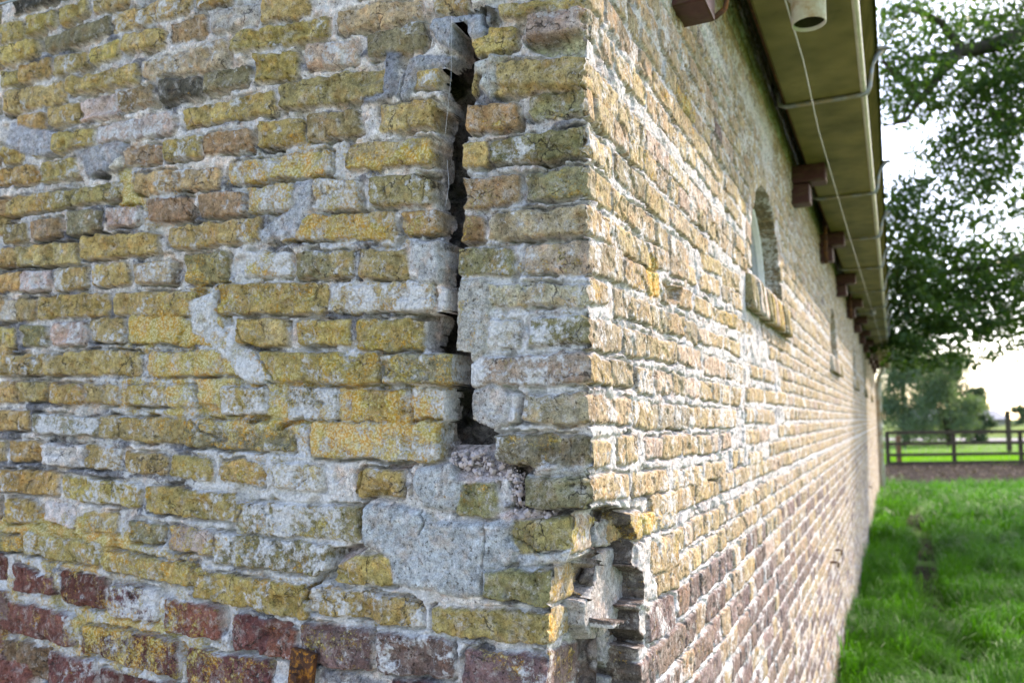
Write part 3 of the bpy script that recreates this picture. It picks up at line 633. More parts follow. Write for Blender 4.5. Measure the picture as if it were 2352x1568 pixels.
def assemble():
    # rough core of the wall in the split, coloured dark to deepen its shade
    cu_, cz_ = np.meshgrid(np.linspace(-.42, -.04, 90), np.linspace(EYE - .65, EYE + .75, 260))
    ch = -.135 + fbm(cu_, cz_, .05, 771, 4) * .05 + vn(cu_, cz_, .012, 772) * .008
    Pc = C0 + NS * cu_[..., None] + NL * ch[..., None] + np.stack([0 * cz_, 0 * cz_, cz_], -1)
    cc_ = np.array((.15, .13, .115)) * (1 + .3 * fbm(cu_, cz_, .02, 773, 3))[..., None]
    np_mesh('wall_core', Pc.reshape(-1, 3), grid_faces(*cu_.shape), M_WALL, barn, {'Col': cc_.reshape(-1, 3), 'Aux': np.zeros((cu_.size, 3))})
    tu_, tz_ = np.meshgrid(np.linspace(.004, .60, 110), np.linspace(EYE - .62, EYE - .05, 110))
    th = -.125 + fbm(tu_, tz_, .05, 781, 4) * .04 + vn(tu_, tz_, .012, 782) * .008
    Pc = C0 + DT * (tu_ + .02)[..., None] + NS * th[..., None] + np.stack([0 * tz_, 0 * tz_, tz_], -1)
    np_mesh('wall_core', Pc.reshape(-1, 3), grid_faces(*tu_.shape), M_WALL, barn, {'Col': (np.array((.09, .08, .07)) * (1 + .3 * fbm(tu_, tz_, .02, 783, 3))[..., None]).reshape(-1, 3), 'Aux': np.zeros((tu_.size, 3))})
    # shared corner line: both meshes end on the same points
    edge_u = -EDGE
    Hc_g = np.array([np.interp(edge_u[j], UG, G['H'][j]) for j in range(len(ZR))])
    Hc_g = np.clip(Hc_g, -.02, .012); hs = np.clip(SN['H'][:, 0] + EDGE, -.02, .006)
    U2 = np.minimum(UU, edge_u[:, None])
    fade = sstep(0, .010, edge_u[:, None] - UU)
    Hg = G['H'] * fade + Hc_g[:, None] * (1 - fade)
    uu = U2 + (hs[:, None]) * (1 - fade)
    deep = (Hg < -.090); Hg = np.maximum(Hg, -.080)
    P = C0 + NS * uu[..., None] + NL * Hg[..., None] + np.stack([0 * ZZ, 0 * ZZ, ZZ], -1)
    n, m = UU.shape
    kill = (UU[:-1, :-1] >= edge_u[:-1, None]) & (UU[1:, :-1] >= edge_u[1:, None])
    A = np.stack([G['L'], G['W'], G['M']], -1)
    hole = deep[:-1, :-1] | deep[1:, :-1] | deep[:-1, 1:] | deep[1:, 1:]
    g = np_mesh('gable_wall', P.reshape(-1, 3), grid_faces(n, m, ~(kill | hole)), M_WALL, barn, {'Col': np.clip(G['C'], .01, .85).reshape(-1, 3), 'Aux': np.clip(A, 0, 1.2).reshape(-1, 3)})
    # side wall, near and far sheets in one mesh
    f2 = sstep(0, .010, SN['U'])
    Hs = SN['H'] * f2 + (hs - EDGE)[:, None] * (1 - f2)
    deepS = SN['HOLE']
    tt = SN['U'] - Hc_g[:, None] * (1 - f2)
    PN = C0 + DT * tt[..., None] + NS * Hs[..., None] + np.stack([0 * tt, 0 * tt, SN['Z']], -1)
    PF = C0 + DT * SF['U'][..., None] + NS * (SF['H'] - .0015 * (SF['U'] < 1.315))[..., None] + np.stack([0 * SF['U'], 0 * SF['U'], SF['Z']], -1)
    n1_, m1_ = SN['U'].shape; n2_, m2_ = SF['U'].shape
    V = np.concatenate([PN.reshape(-1, 3), PF.reshape(-1, 3)])
    deep = deepS; hole = deep[:-1, :-1] | deep[1:, :-1] | deep[:-1, 1:] | deep[1:, 1:]
    Q = np.concatenate([grid_faces(n1_, m1_, ~hole), grid_faces(n2_, m2_) + n1_ * m1_])
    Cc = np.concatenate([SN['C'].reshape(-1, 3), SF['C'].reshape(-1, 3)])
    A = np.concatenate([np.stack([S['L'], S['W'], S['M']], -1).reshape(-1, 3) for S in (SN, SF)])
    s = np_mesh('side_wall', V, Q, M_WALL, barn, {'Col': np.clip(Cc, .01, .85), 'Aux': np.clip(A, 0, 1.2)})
    return g, s
assemble()
# pieces of mortar and brick standing in the broken corner
def chunk(name, P, off, thick, col, seed, rough=1.0, white=.25, lich=.05):
    P = side_uv(*px('V', *np.array(P, float).T), -off); u = np.arange(P[:, 0].min() - .004, P[:, 0].max() + .004, .0017); z = np.arange(P[:, 1].min() - .004, P[:, 1].max() + .004, .0020)
    uu, zz = np.meshgrid(u, z); n = fbm(uu, zz, .03, seed, 4); d = poly_sd(uu + n * .005, zz + fbm(uu, zz, .02, seed + 3, 3) * .005, P)
    h = -off + n * .006 * rough + vn(uu, zz, .006, seed + 5) * .0014 * rough - .004 * sstep(-.007, -.002, d) ** 2 - thick * sstep(-.0030, .0005, d)
    V = C0 + DT * uu[..., None] + NS * h[..., None] + np.stack([0 * zz, 0 * zz, zz], -1)
    keep = (d < .0012); kf = keep[:-1, :-1] & keep[1:, :-1] & keep[:-1, 1:] & keep[1:, 1:]
    c = np.array(col) * (1 + .22 * n + .12 * vn(uu, zz, .005, seed + 7))[..., None]
    A = np.stack([0 * uu + lich, 0 * uu + white, 0 * uu + 1], -1)
    return np_mesh(name, V.reshape(-1, 3), grid_faces(*uu.shape, kf), M_WALL, barn, {'Col': np.clip(c, .01, .85).reshape(-1, 3), 'Aux': A.reshape(-1, 3)})
GM = (.31, .30, .28)
chunk('mortar_slab', [(568,505),(700,470),(840,400),(866,440),(862,640),(848,760),(846,970),(800,1000),(725,1110),(660,1190),(600,1215),(535,1245),(470,1120),(466,900),(512,850),(566,725)], .040, .05, GM, 811, .5, .25, .10)
chunk('mortar_lump', [(590,1250),(600,1150),(640,1000),(780,900),(850,930),(870,1120),(832,1270),(790,1430),(690,1475),(600,1400)], .055, .05, (.25,.24,.225), 821, 2.2, .2)
chunk('mortar_lump', [(645,1510),(720,1480),(830,1455),(862,1540),(850,1700),(640,1720)], .050, .05, (.28,.275,.26), 831, 2.2, .35)
chunk('mortar_lump', [(884,700),(930,698),(948,785),(935,870),(892,878)], .030, .04, GM, 841, 1.5, .35, .15)
chunk('mortar_lump', [(555,260),(640,235),(690,250),(690,430),(690,465),(580,500),(552,480)], .040, .05, (.34,.335,.32), 861, 1.6, .25)
chunk('brick_fragment', [(692,215),(800,195),(835,250),(836,360),(790,410),(692,462)], .030, .05, (.36,.27,.14), 871, 1.0, .2, .3)

# ------------------------------------------------------------------ materials of the rest
M_GUT = (lambda t: (lambda v: t.fin(t.mix(t.rng(t.noise(v, 5, 8, .7), .42, .68), t.mix(t.rng(t.noise(v, 40, 6, .7), .3, .7), (.17, .148, .045), (.24, .21, .075)), (.075, .075, .018)),
        .55, t.bump(t.noise(v, 120, 3), .15, .001)))(t.obj((1, 1, .4))))(NT('algae_stained_gutter'))
M_GUTF = simple('shaded_gutter_front', (.030, .030, .008), .8, .3, 14, (.05, .045, .012))  # dark colour stands in for the shade on the unlit front
M_GUTF.node_tree.nodes['Principled BSDF'].inputs['Specular IOR Level'].default_value = 0.0
M_BEAD = simple('highlight_bead', (.50, .50, .40), .28, .15, 30)  # pale tone carries the bright highlight along the rolled edge
M_LEAD = simple('grey_strap_metal', (.23, .24, .24), .5, .3, 30, (.30, .24, .12), metal=.3)
M_PIPE = simple('stained_white_plastic', (.62, .62, .57), .45, .12, 12, (.40, .25, .10))
M_REDW = simple('oxblood_painted_wood', (.075, .027, .026), .45, .25, 25, (.09, .06, .03), stretch=(1, 1, 3))
M_MOSSW = simple('green_stained_board', (.045, .05, .018), .9, .4, 18, (.02, .03, .008))
M_PLAIN = simple('plain_brickwork', (.30, .22, .12), .95, .3, 12, (.2, .19, .17), .004)
M_IRON = simple('rusted_iron', (.075, .035, .02), .85, .5, 60, (.22, .085, .02), .003)
M_RUST = (lambda t: (lambda v: t.fin(t.mix(t.rng(t.noise(v, 90, 8, .75), .5, .62), t.mix(t.rng(t.noise(v, 40, 6), .35, .65), (.035, .018, .012), (.12, .045, .018)), (.38, .15, .015)), .9, t.bump(t.noise(v, 120, 8, .7), .9, .004)))(t.obj()))(NT('flaking_rust'))
M_WHITE = simple('old_white_paint', (.86, .87, .87), .5, .08, 30)
M_GLASS = (lambda t: t.fin((.10, .125, .14), .12))(NT('dusty_window_glass'))
M_GLASS.node_tree.nodes['Principled BSDF'].inputs['Specular IOR Level'].default_value = .6
M_WIRE = simple('pale_wire', (.50, .50, .49), .4, .15, 80)
M_WEB = simple('spider_silk', (.75, .75, .75), .5, .05, 80)
M_TILE = simple('red_roof_tile', (.20, .07, .045), .8, .3, 12, (.10, .09, .05))
M_BARK = simple('grey_brown_bark', (.045, .038, .026), .95, .4, 14, (.05, .06, .02), .01, stretch=(1, 1, .3))
M_FENCE = simple('dark_weathered_rail', (.055, .040, .027), .9, .35, 8, (.09, .08, .04))
M_FENCE2 = simple('brown_fence_post', (.20, .115, .06), .9, .3, 8)
M_SOIL = simple('dark_damp_soil', (.022, .0165, .012), .95, .5, 3, (.05, .038, .028), .02)
M_SOIL.node_tree.nodes['Principled BSDF'].inputs['Specular IOR Level'].default_value = .02
M_ROAD = simple('pale_road_surface', (.20, .18, .175), .9, .15, 2)
M_SILL = M_WALL

# ------------------------------------------------------------------ eaves
def fr(t, o, z): return bpt(t, o, z)
LEN = 20.0; GB = EYE + 1.20
m = MB(); m.box(fr(LEN / 2, .028, EYE + 1.47), DT * (LEN / 2 + .1), NS * .018, (0, 0, .13), .003); m.build('fascia_board', M_MOSSW, barn)
m = MB(); m.tube([fr(-.1, .062, GB + .03), fr(LEN, .062, GB + .03)], .011, 8); m.build('gutter_support_rail', M_IRON, barn)
q = MB(); q.box(fr(LEN / 2, -2.9, 1.65), DT * (LEN / 2), NS * .06, (0, 0, 1.65)); q.build('rear_wall', M_PLAIN, barn)  # unseen walls and ceiling slab added to keep the interior dark behind the crack
q = MB(); q.box(fr(LEN - .06, -1.5, 1.65), DT * .06, NS * 1.40, (0, 0, 1.65)); q.build('end_wall', M_PLAIN, barn)
q = MB(); q.box(fr(LEN / 2, -1.44, WALL_TOP + .02), DT * (LEN / 2), NS * 1.45, (0, 0, .02)); q.build('light_seal_ceiling', M_MOSSW, barn)  # unseen slab added to seal light out from above
roof = MB()
na = 60
V = []
for i in range(na + 1):
    t = -.15 + (LEN + .3) * i / na
    for o, z in ((.26, EYE + 1.56), (-2.6, EYE + 4.1), (-2.6, EYE + 4.02), (.26, EYE + 1.49)): V.append(fr(t, o, z + .015 * (i % 2)))
roof.add(V, [(4 * i + k, 4 * i + (k + 1) % 4, 4 * i + 4 + (k + 1) % 4, 4 * i + 4 + k) for i in range(na) for k in range(4)] + [(0, 1, 2, 3), (4 * na + 3, 4 * na + 2, 4 * na + 1, 4 * na)])
roof.build('tiled_roof', M_TILE, barn)
# gutter: open trough with a flat bottom and a front that leans out
def extrude(prof, name, mat, parent):
    ts = np.linspace(-.15, LEN, 60); npf = len(prof); g = MB()
    V = [fr(t, o, z + .005 * math.sin(t * 1.7)) for t in ts for o, z in prof]
    g.add(V, [(i * npf + k, i * npf + (k + 1) % npf, (i + 1) * npf + (k + 1) % npf, (i + 1) * npf + k) for i in range(len(ts) - 1) for k in range(npf)] + [tuple(range(npf))[::-1], tuple((len(ts) - 1) * npf + k for k in range(npf))])
    return g.build(name, mat, parent)
gutter = extrude([(.064, GB + .15), (.064, GB + .008), (.072, GB), (.334, GB), (.334, GB + .006), (.074, GB + .006), (.070, GB + .15)], 'gutter', M_GUT, barn)
extrude([(.346, GB + .012), (.385, GB + .145), (.394, GB + .148), (.390, GB + .158), (.381, GB + .154), (.340, GB + .014)], 'gutter_front', M_GUTF, gutter)
bd = MB(); bd.tube([fr(t, .339, GB + .006 + .005 * math.sin(t * 1.7)) for t in np.linspace(-.15, LEN, 60)], .0115, 10); bd.build('gutter_bead', M_BEAD, gutter, smooth=True)
# strap brackets under the gutter
def bracket():
    b = MB(); b.tube([fr(0, .040, GB + .05), fr(0, .046, GB - .002), fr(0, .066, GB - .010), fr(0, .33, GB - .012), fr(0, .352, GB - .006), fr(0, .360, GB + .015), fr(0, .366, GB + .06), fr(0, .372, GB + .10), fr(0, .392, GB + .13), fr(0, .410, GB + .150)], .0095, 8)
    b.box(fr(0, .405, GB + .150), DT * .014, NS * .018, (0, 0, .006), .002)
    return b.build('gutter_bracket', M_LEAD, gutter, smooth=True)
b0 = bracket(); t0s = [2.02, 3.44, 4.58, 5.73, 7.0, 8.2, 9.35, 10.5, 11.7, 12.9, 14.1, 15.3, 16.5, 17.7, 18.9, .75]
for i, t in enumerate(t0s):
    o = b0 if i == 0 else b0.copy()
    if i: link(o, gutter)
    o.location = Vector(tuple(DT * t)) + (b0.location if i == 0 else Vector((0, 0, 0)))
    if i: o.location = b0.location + Vector(tuple(DT * (t - t0s[0])))
# outlet spigot
oc = fr(1.20, .222, 0); ob = MB(); segs = 40
pr = [(.056, GB + .002), (.056, GB - .012), (.047, GB - .014), (.046, GB - .098), (.0425, GB - .099), (.0420, GB - .080)]
V = [oc + np.array([r * math.cos(2 * math.pi * k / segs), r * math.sin(2 * math.pi * k / segs), z]) for r, z in pr for k in range(segs)]
ob.add(V, [(i * segs + k, i * segs + (k + 1) % segs, (i + 1) * segs + (k + 1) % segs, (i + 1) * segs + k) for i in range(len(pr) - 1) for k in range(segs)])
ob.build('gutter_outlet', M_PIPE, gutter, smooth=True)
th_ = MB(); pr = [(.0420, GB - .088), (.0415, GB - .03), (.001, GB - .028)]  # dark lining and cap put the shade of the pipe mouth into colour
V = [oc + np.array([r * math.cos(2 * math.pi * k / segs), r * math.sin(2 * math.pi * k / segs), z]) for r, z in pr for k in range(segs)]
th_.add(V, [(i * segs + k, i * segs + (k + 1) % segs, (i + 1) * segs + (k + 1) % segs, (i + 1) * segs + k) for i in range(len(pr) - 1) for k in range(segs)])
th_.build('outlet_throat', M_MOSSW, gutter, smooth=True)
# stepped timber corbels
def corbel(t):
    e = MB(); e.box(fr(t + .055, .055, EYE + 1.155), DT * .055, NS * .095, (0, 0, .043), .010); p = e.build('corbel', M_REDW, barn)
    e = MB(); e.box(fr(t + .050, .018, EYE + 1.060), DT * .050, NS * .060, (0, 0, .047), .010); e.build('lower_block', M_REDW, p); return p
c0 = corbel(2.80); lb = c0.children[0]
for t in (4.34, 5.95, 7.5, 9.05, 10.6, 12.15, 13.7, 15.25, 16.8, 18.35):
    c = c0.copy(); link(c, barn); c.location = c0.location + Vector(tuple(DT * (t - 2.80)))
    d = lb.copy(); link(d, c)
e = MB(); e.box(fr(.597, .0, EYE + .945), DT * .056, NS * .068, (0, 0, .060), .007); e.build('beam_end', M_REDW, barn)
h = MB(); h.tube([fr(.64, .06, EYE + .985), fr(.65, .085, EYE + .975), fr(.66, .094, EYE + .945), fr(.66, .088, EYE + .915), fr(.655, .068, EYE + .898), fr(.65, .035, EYE + .893)], .0065, 8); h.build('iron_hook', M_IRON, barn, smooth=True)
for t in (4.18, 7.3):
    e = MB(); e.tube([fr(t, .045, EYE + 1.25), fr(t, .045, EYE + .97)], .014, 8); e.build('iron_strut', M_IRON, barn, smooth=True)
# ------------------------------------------------------------------ half-round windows
def window(a, b):
    w = empty('window', (0, 0, 0)); w.parent = barn; mid = (a + b) / 2; hw = (b - a) / 2; hh = WZ1 - WZ0; wl = Vector(tuple(C0)); w.location = Vector(tuple(bpt(mid, 0, WZ0))) - wl
    def arch(r_in, d): return [fr(mid - (hw - r_in) * math.cos(math.pi * k / 24), d, WZ0 + .03 + (hh - .03 - r_in) * math.sin(math.pi * k / 24)) for k in range(25)]
    f = MB(); n = 25
    A = [arch(0.0, -.062), arch(.030, -.062), arch(.030, -.10), arch(0.0, -.10)]
    V = [p for L_ in A for p in L_]
    f.add(V, [(k * n + i, k * n + i + 1, ((k + 1) % 4) * n + i + 1, ((k + 1) % 4) * n + i) for k in range(4) for i in range(n - 1)])
    f.box(fr(mid, -.081, WZ0 + .024), DT * hw, NS * .022, (0, 0, .018), .003)
    f.box(fr(mid, -.083, WZ0 + .02 + hh * .48), DT * .011, NS * .012, (0, 0, hh * .48), .002)
    f.build('frame', M_WHITE, w)
    g = MB(); P_ = arch(.012, -.083); Q_ = arch(.012, -.087); V = P_ + Q_; g.add(V, [tuple(range(25)), tuple(range(25, 50))[::-1]] + [(i, i + 25, i + 26, i + 1) for i in range(24)]); g.build('pane', M_GLASS, w)
    # sill of bricks on edge, tipped forward
    rv = random.Random(int(a * 100)); parts = []; nb = 18
    SV, SQ, SC, SA = [], [], [], []; off = 0
    for i in range(nb):
        t0 = a - .12 + (b - a + .22) * i / nb; t1 = t0 + (b - a + .22) / nb - .005
        col = np.array(PAL[rv.choice(['y', 'k', 'g', 'w', 'y', 'o'])]) * rv.uniform(.85, 1.15)
        nz, no, nt = 22, 12, 6
        pr_ = rv.uniform(-.004, .006)
        bm = bmesh.new(); bmesh.ops.create_cube(bm, size=1); bmesh.ops.subdivide_edges(bm, edges=bm.edges[:], cuts=7, use_grid_fill=True)
        bm.verts.index_update(); X = np.array([v.co[:] for v in bm.verts])
        L3 = np.array([t1 - t0, .13, .115]); X = X * L3; cc = np.clip(X, -L3 / 2 + .008, L3 / 2 - .008); dd = X - cc; ln = np.linalg.norm(dd, axis=1, keepdims=True); X = cc + np.where(ln > 1e-6, dd / np.maximum(ln, 1e-6) * .008, 0)
        ns = fbm(X[:, 0] + i * 3.1, X[:, 2] + X[:, 1] * 1.3, .03, 71, 3)
        X[:, 1] += ns * .004 + vn(X[:, 0] + i, X[:, 2] * .15, .006, 72) * .003
        z_ = WZ0 - .080 + .008 + X[:, 2] - X[:, 1] * .22; o_2 = X[:, 1] - .040 + pr_ - X[:, 2] * .10
        P = C0 + DT * ((t0 + t1) / 2 + X[:, 0])[:, None] + NS * o_2[:, None]; P[:, 2] += z_
        SV.append(P); SQ.append(np.array([[v.index for v in fc.verts] for fc in bm.faces]) + off); off += len(P); bm.free()
        SC.append(col * (1 + .25 * ns + .2 * vn(X[:, 0] * 6, X[:, 2] * .1, .01, 73 + i))[:, None]); SA.append(np.tile([.2, .25, 0], (len(P), 1)))
    np_mesh('brick_sill', np.concatenate(SV), np.concatenate(SQ), M_WALL, w, {'Col': np.concatenate(SC), 'Aux': np.concatenate(SA)}, loc=bpt(mid, 0, WZ0))
    return w
for a, b in WINS: window(a, b)
# rusted tie plate low on the gable
pc = gable_uv(703., 1545.); tie = MB(); pb = C0 + NS * pc[0] + NL * .010 + np.array([0, 0, pc[1]])
tilt = np.array([0, 0, 1.]) * .992 + NS * .10
ty = np.cross(NL, tilt)
tie.box(pb, ty * .024, NL * .006, tilt * .040, .0022); plate = tie.build('tie_plate', M_RUST, barn, loc=pb)
nt = MB(); q0 = pb + NS * 0; nt.tube([q0 + NL * .004, q0 + NL * .016], .015, 6); nt.tube([q0 + NL * .014, q0 + NL * .024], .009, 10); nt.build('nut', M_RUST, plate, loc=pb)
# iron cramps low down the side wall
for x, y in ((1908, 1291), (1917, 1263), (1995, 1118)):
    q = side_uv(float(x), float(y)); k = MB(); k.tube([fr(q[0], -.01, q[1]), fr(q[0], .03, q[1] + .005), fr(q[0] + .02, .045, q[1] - .004), fr(q[0] + .02, .04, q[1] - .03)], .007, 6); k.build('iron_hook', M_IRON, barn)
# downpipe and door post at the far end
dp = MB(); dp.tube([fr(19.1, .20, GB), fr(19.1, .20, GB - .10), fr(19.1, .09, GB - .26), fr(19.1, .09, .1)], .05, 14)
dpo = dp.build('downpipe', M_PIPE, barn, smooth=True)
cl = MB(); cl.tube([fr(19.1, .09, 1.55), fr(19.1, .09, 1.63)], .062, 14); cl.build('pipe_collar', M_PIPE, dpo)
ds = MB(); ds.box(fr(20.12, .02, 1.3), DT * .10, NS * .10, (0, 0, 1.3), .01); ds.build('corner_post', simple('bleached_post', (.34, .24, .15), .9, .3, 10, (.12, .06, .04)), barn)
# rubble lying in the split
rub = MB(); rr = random.Random(4)
for k in range(420):
    x, y = rr.choice([(rr.uniform(1040, 1125), rr.uniform(1035, 1068)), (rr.uniform(1060, 1190), rr.uniform(1060, 1105)), (rr.uniform(1175, 1275), rr.uniform(1172, 1190)), (rr.uniform(1168, 1200), rr.uniform(1085, 1165))])
    uv = gable_uv(float(x), float(y), -.02); s_ = .0012 + .0042 * rr.random() ** 3; p = C0 + NS * uv[0] + NL * rr.uniform(-.035, -.010) + np.array([0, 0, uv[1]])
    A = np.linalg.qr(np.random.default_rng(k).normal(size=(3, 3)))[0]; rub.box(p, A[0] * s_, A[1] * s_ * rr.uniform(.6, 1), A[2] * s_ * rr.uniform(.5, 1), s_ * .3)
tag(rub.build('mortar_rubble', simple('crumbled_mortar', (.42, .36, .34), .95, .25, 90, bumpd=.003), barn), kind='stuff')

# ------------------------------------------------------------------ wires
ins = MB(); it = 8.32
ins.tube([fr(it, -.02, EYE + 1.14), fr(it, .20, EYE + 1.14), fr(it, .226, EYE + 1.125), fr(it, .226, EYE + 1.17)], .008, 8); arm = ins.build('wire_holder', M_LEAD, barn, smooth=True)
i2 = MB(); i2.tube([fr(it, .226, EYE + 1.12), fr(it, .226, EYE + 1.15), fr(it, .226, EYE + 1.16), fr(it, .226, EYE + 1.195)], [.024, .030, .022, .026], 12); i2.build('insulator', M_LEAD, arm, smooth=True)
def depth_pt(x, y, z):
    r = ray(x, y); return CAMP + r * ((z - EYE) / r[2])
wp = [fr(-.4, .17, EYE + 1.15)] + [depth_pt(x, y, EYE + z) for x, y, z in ((1803, 0, 1.13), (1845, 140, 1.12), (1880, 300, 1.115), (1915, 420, 1.115), (1950, 540, 1.12))] + [fr(it, .226, EYE + 1.15)] + [fr(it + k, .226 + .01 * k, EYE + 1.15 - .03 * math.sin(k / 11 * math.pi)) for k in (2, 4, 6, 8, 10, 11)]
wm = MB(); wm.tube(wp, .0024, 6); tag(wm.build('wire', M_WIRE, None, loc=wp[0], smooth=True), 'thin pale wire strung beneath the gutter to an iron arm', 'wire')
cb = MB(); P = [C0 + NS * gable_uv(x, y)[0] + NL * .02 + np.array([0, 0, gable_uv(x, y)[1]]) for x, y in ((-60., 44.), (0., 24.), (60., 9.), (110., -4.), (240., -40.))]
cb.tube(P, .0022, 6); tag(cb.build('cable', simple('blue_grey_cable', (.25, .30, .32), .5, .1, 40), None, loc=P[0], smooth=True), 'thin blue-grey cable crossing the top corner of the gable bricks', 'cable')
wb = MB()
for pts in ([(1040, 40), (1045, 180), (1037, 320)], [(1040, 60), (1038, 110), (1048, 135)], [(1030, 370), (1040, 430), (1038, 480)]):
    wb.tube([C0 + NS * gable_uv(float(x), float(y))[0] + NL * (.004 + .008 * i) + np.array([0, 0, gable_uv(float(x), float(y))[1]]) for i, (x, y) in enumerate(pts)], .00014, 4)
tag(wb.build('cobweb', M_WEB, None, loc=C0 + np.array([0, 0, EYE + .4])), 'fine white cobweb strands hanging across the dark crack', 'cobweb')

# ------------------------------------------------------------------ ground
def grass_ground():
    t = NT('meadow_soil_and_turf'); v = t.obj()
    c = t.mix(t.rng(t.noise(v, .35, 6, .65), .35, .65), (.055, .13, .012), (.11, .20, .02)); c = t.mix(t.rng(t.noise(v, 9, 6, .7), .4, .7), c, (.04, .085, .01))
    return t.fin(c, .95, t.bump(t.noise(v, 14, 6), .6, .05))
nx = 70
gx = np.concatenate([-np.geomspace(900, 16, 12), np.linspace(-14, 22, 73), np.geomspace(24, 900, 14)]); gy = np.concatenate([-np.geomspace(900, 6, 12), np.linspace(-4, 30, 69), np.geomspace(32, 1200, 14)])
GX, GY = np.meshgrid(gx, gy)
def ground_z(x, y):
    p = np.stack([x - CX, y - CY], -1); o = p @ NS[:2]; t = p @ DT[:2]
    near = np.exp(-((np.hypot(x - 6, y - 12)) / 16) ** 2)
    ditch = -.10 * np.exp(-((o - .66 - .05 * np.sin(t * 1.3)) / .16) ** 2) * sstep(3, 6, t) * sstep(17, 14, t)
    return (fbm(x, y, 2.2, 900, 3) * .06 * near + ditch)
me_g = np_mesh('ground', np.stack([GX, GY, ground_z(GX, GY)], -1).reshape(-1, 3), grid_faces(*GX.shape), grass_ground()); tag(me_g, kind='structure')
def strip(name, mat, pts, z, rough=0.0):
    s = MB(); n = len(pts); V = [(x, y0, z) for x, y0, y1 in pts] + [(x, y1, z) for x, y0, y1 in pts]
    s.add(V, [(i, i + 1, n + i + 1, n + i) for i in range(n - 1)]); return tag(s.build(name, mat), kind='structure')
xs = np.linspace(4, 60, 60)
dirt = []
for x in xs: dirt.append((x, 19.7 + .9 * float(fbm(np.array(x), np.array(0.), 2.0, 950, 3)) + .02 * x, 28.6 + .04 * x))
strip('dirt_track', M_SOIL, dirt, .075)
strip('road', M_ROAD, [(x, 62 - .06 * x, 70 - .06 * x) for x in np.linspace(-60, 260, 12)], .05)
yd = MB(); yo = [bpt(t, o, 0) for t, o in ((.0, 1.1), (.0, -9), (-14, -9), (-14, 1.1))]
yd.add([(p[0], p[1], .055) for p in yo], [(3, 2, 1, 0)]); tag(yd.build('bounce_ground', simple('pale_bounce_ground', (.40, .37, .34), .95, .2, 6, (.32, .29, .26), .01)), kind='structure')  # unseen pale ground added to bounce light onto the gable
# worn soil in the narrow run beside the wall
sv = MB(); ps = np.linspace(6.5, 16.5, 40)
V = []
for t in ps:
    w_ = .15 * (1 + .35 * math.sin(t * 2.3)) * min(1, (16.6 - t) / 1.5)
    for d in (-w_, w_):
        q = bpt(t, .66 + .05 * math.sin(t * 1.3) + d, 0); V.append((q[0], q[1], float(ground_z(np.array(q[0]), np.array(q[1]))) + .012))
sv.add(V, [(2 * i, 2 * i + 1, 2 * i + 3, 2 * i + 2) for i in range(len(ps) - 1)]); tag(sv.build('dirt_path', M_SOIL), kind='structure')

# ------------------------------------------------------------------ grass
def leafmat(name, c0, c1, c2, trans, scale=3.0, gloss=.35, spec=.4):
    t = NT(name); v = t.obj(); r = t.n('NewGeometry').outputs['Random Per Island']
    c = t.mix(t.rng(r, .1, .9), c0, c1); c = t.mix(t.rng(t.noise(v, scale, 4), .45, .7), c, c2)
    t.fin(c, gloss); t.p.inputs['Specular IOR Level'].default_value = spec
    tr = t.n('BsdfTranslucent'); t.l(t.mix(1.0, c, (1.25, 1.45, .55), 'MULTIPLY'), tr.inputs[0])
    ms = t.n('MixShader'); ms.inputs[0].default_value = trans; t.l(t.p.outputs[0], ms.inputs[1]); t.l(tr.outputs[0], ms.inputs[2]); t.l(ms.outputs[0], t.out.inputs[0]); return t.m
M_GRASS = leafmat('grass_blade', (.034, .14, .005), (.085, .245, .010), (.026, .10, .008), .48, 1.2, .45, .16)  # darker blade colours carry the tree shade over this grass
def blades(n, tlo, thi, omax, hmin, hmax, wid, seed):
    r = np.random.default_rng(seed)
    u = r.random(n); t = tlo * (thi / tlo) ** u if tlo > 0 else tlo + (thi - tlo) * u
    o = .015 + r.random(n) * omax(t)
    x = CX + DT[0] * t + NS[0] * o; y = CY + DT[1] * t + NS[1] * o
    cl = fbm(x, y, .35, 800, 3); keep = (r.random(n) < .55 + .8 * cl + .25)
    dm = np.abs(o - .66 - .05 * np.sin(t * 1.3)); keep &= ~((dm < .13) & (t > 7.0) & (t < 16.5)) | (r.random(n) < .06)
    keep &= ~((y > 20.0 + .9 * fbm(x, 0 * x, 2.0, 950, 3)) & (y < 28.5))
    x, y, o, t, cl = x[keep], y[keep], o[keep], t[keep], cl[keep]; n = len(x)
    h = r.uniform(hmin, hmax, n) * (1 + .9 * cl); z = ground_z(x, y) - .005
    yaw = fbm(x, y, .5, 820, 2) * 5 + r.normal(0, .9, n); lean = r.uniform(.25, 1.05, n)
    d = np.stack([np.cos(yaw), np.sin(yaw)], -1); s = np.stack([-np.sin(yaw), np.cos(yaw)], -1) * (wid * r.uniform(.6, 1.3, n))[:, None]
    tw = r.uniform(-.6, .6, n)
    B = np.stack([x, y], -1); V = np.zeros((n, 7, 3))
    for k, (f, hz, fo, ww) in enumerate(((0, 0, 0, 1), (.45, .50, .16, .9), (.8, .82, .50, .6))):
        c = B + d * (h * lean * fo)[:, None]; zz = z + h * hz * (1 - .25 * lean * (k > 0))
        for sgn in (0, 1):
            V[:, 2 * k + sgn, :2] = c + s * (ww * (1 if sgn else -1)); V[:, 2 * k + sgn, 2] = zz + tw * wid * sgn
    V[:, 6, :2] = B + d * (h * lean * .95)[:, None]; V[:, 6, 2] = z + h * np.clip(.95 - .55 * lean, .15, 1)
    T = np.array([[0, 1, 3], [0, 3, 2], [2, 3, 5], [2, 5, 4], [4, 5, 6]]); Q = (np.arange(n)[:, None, None] * 7 + T).reshape(-1, 3)
    return V.reshape(-1, 3), Q
Vs, Qs, of = [], [], 0
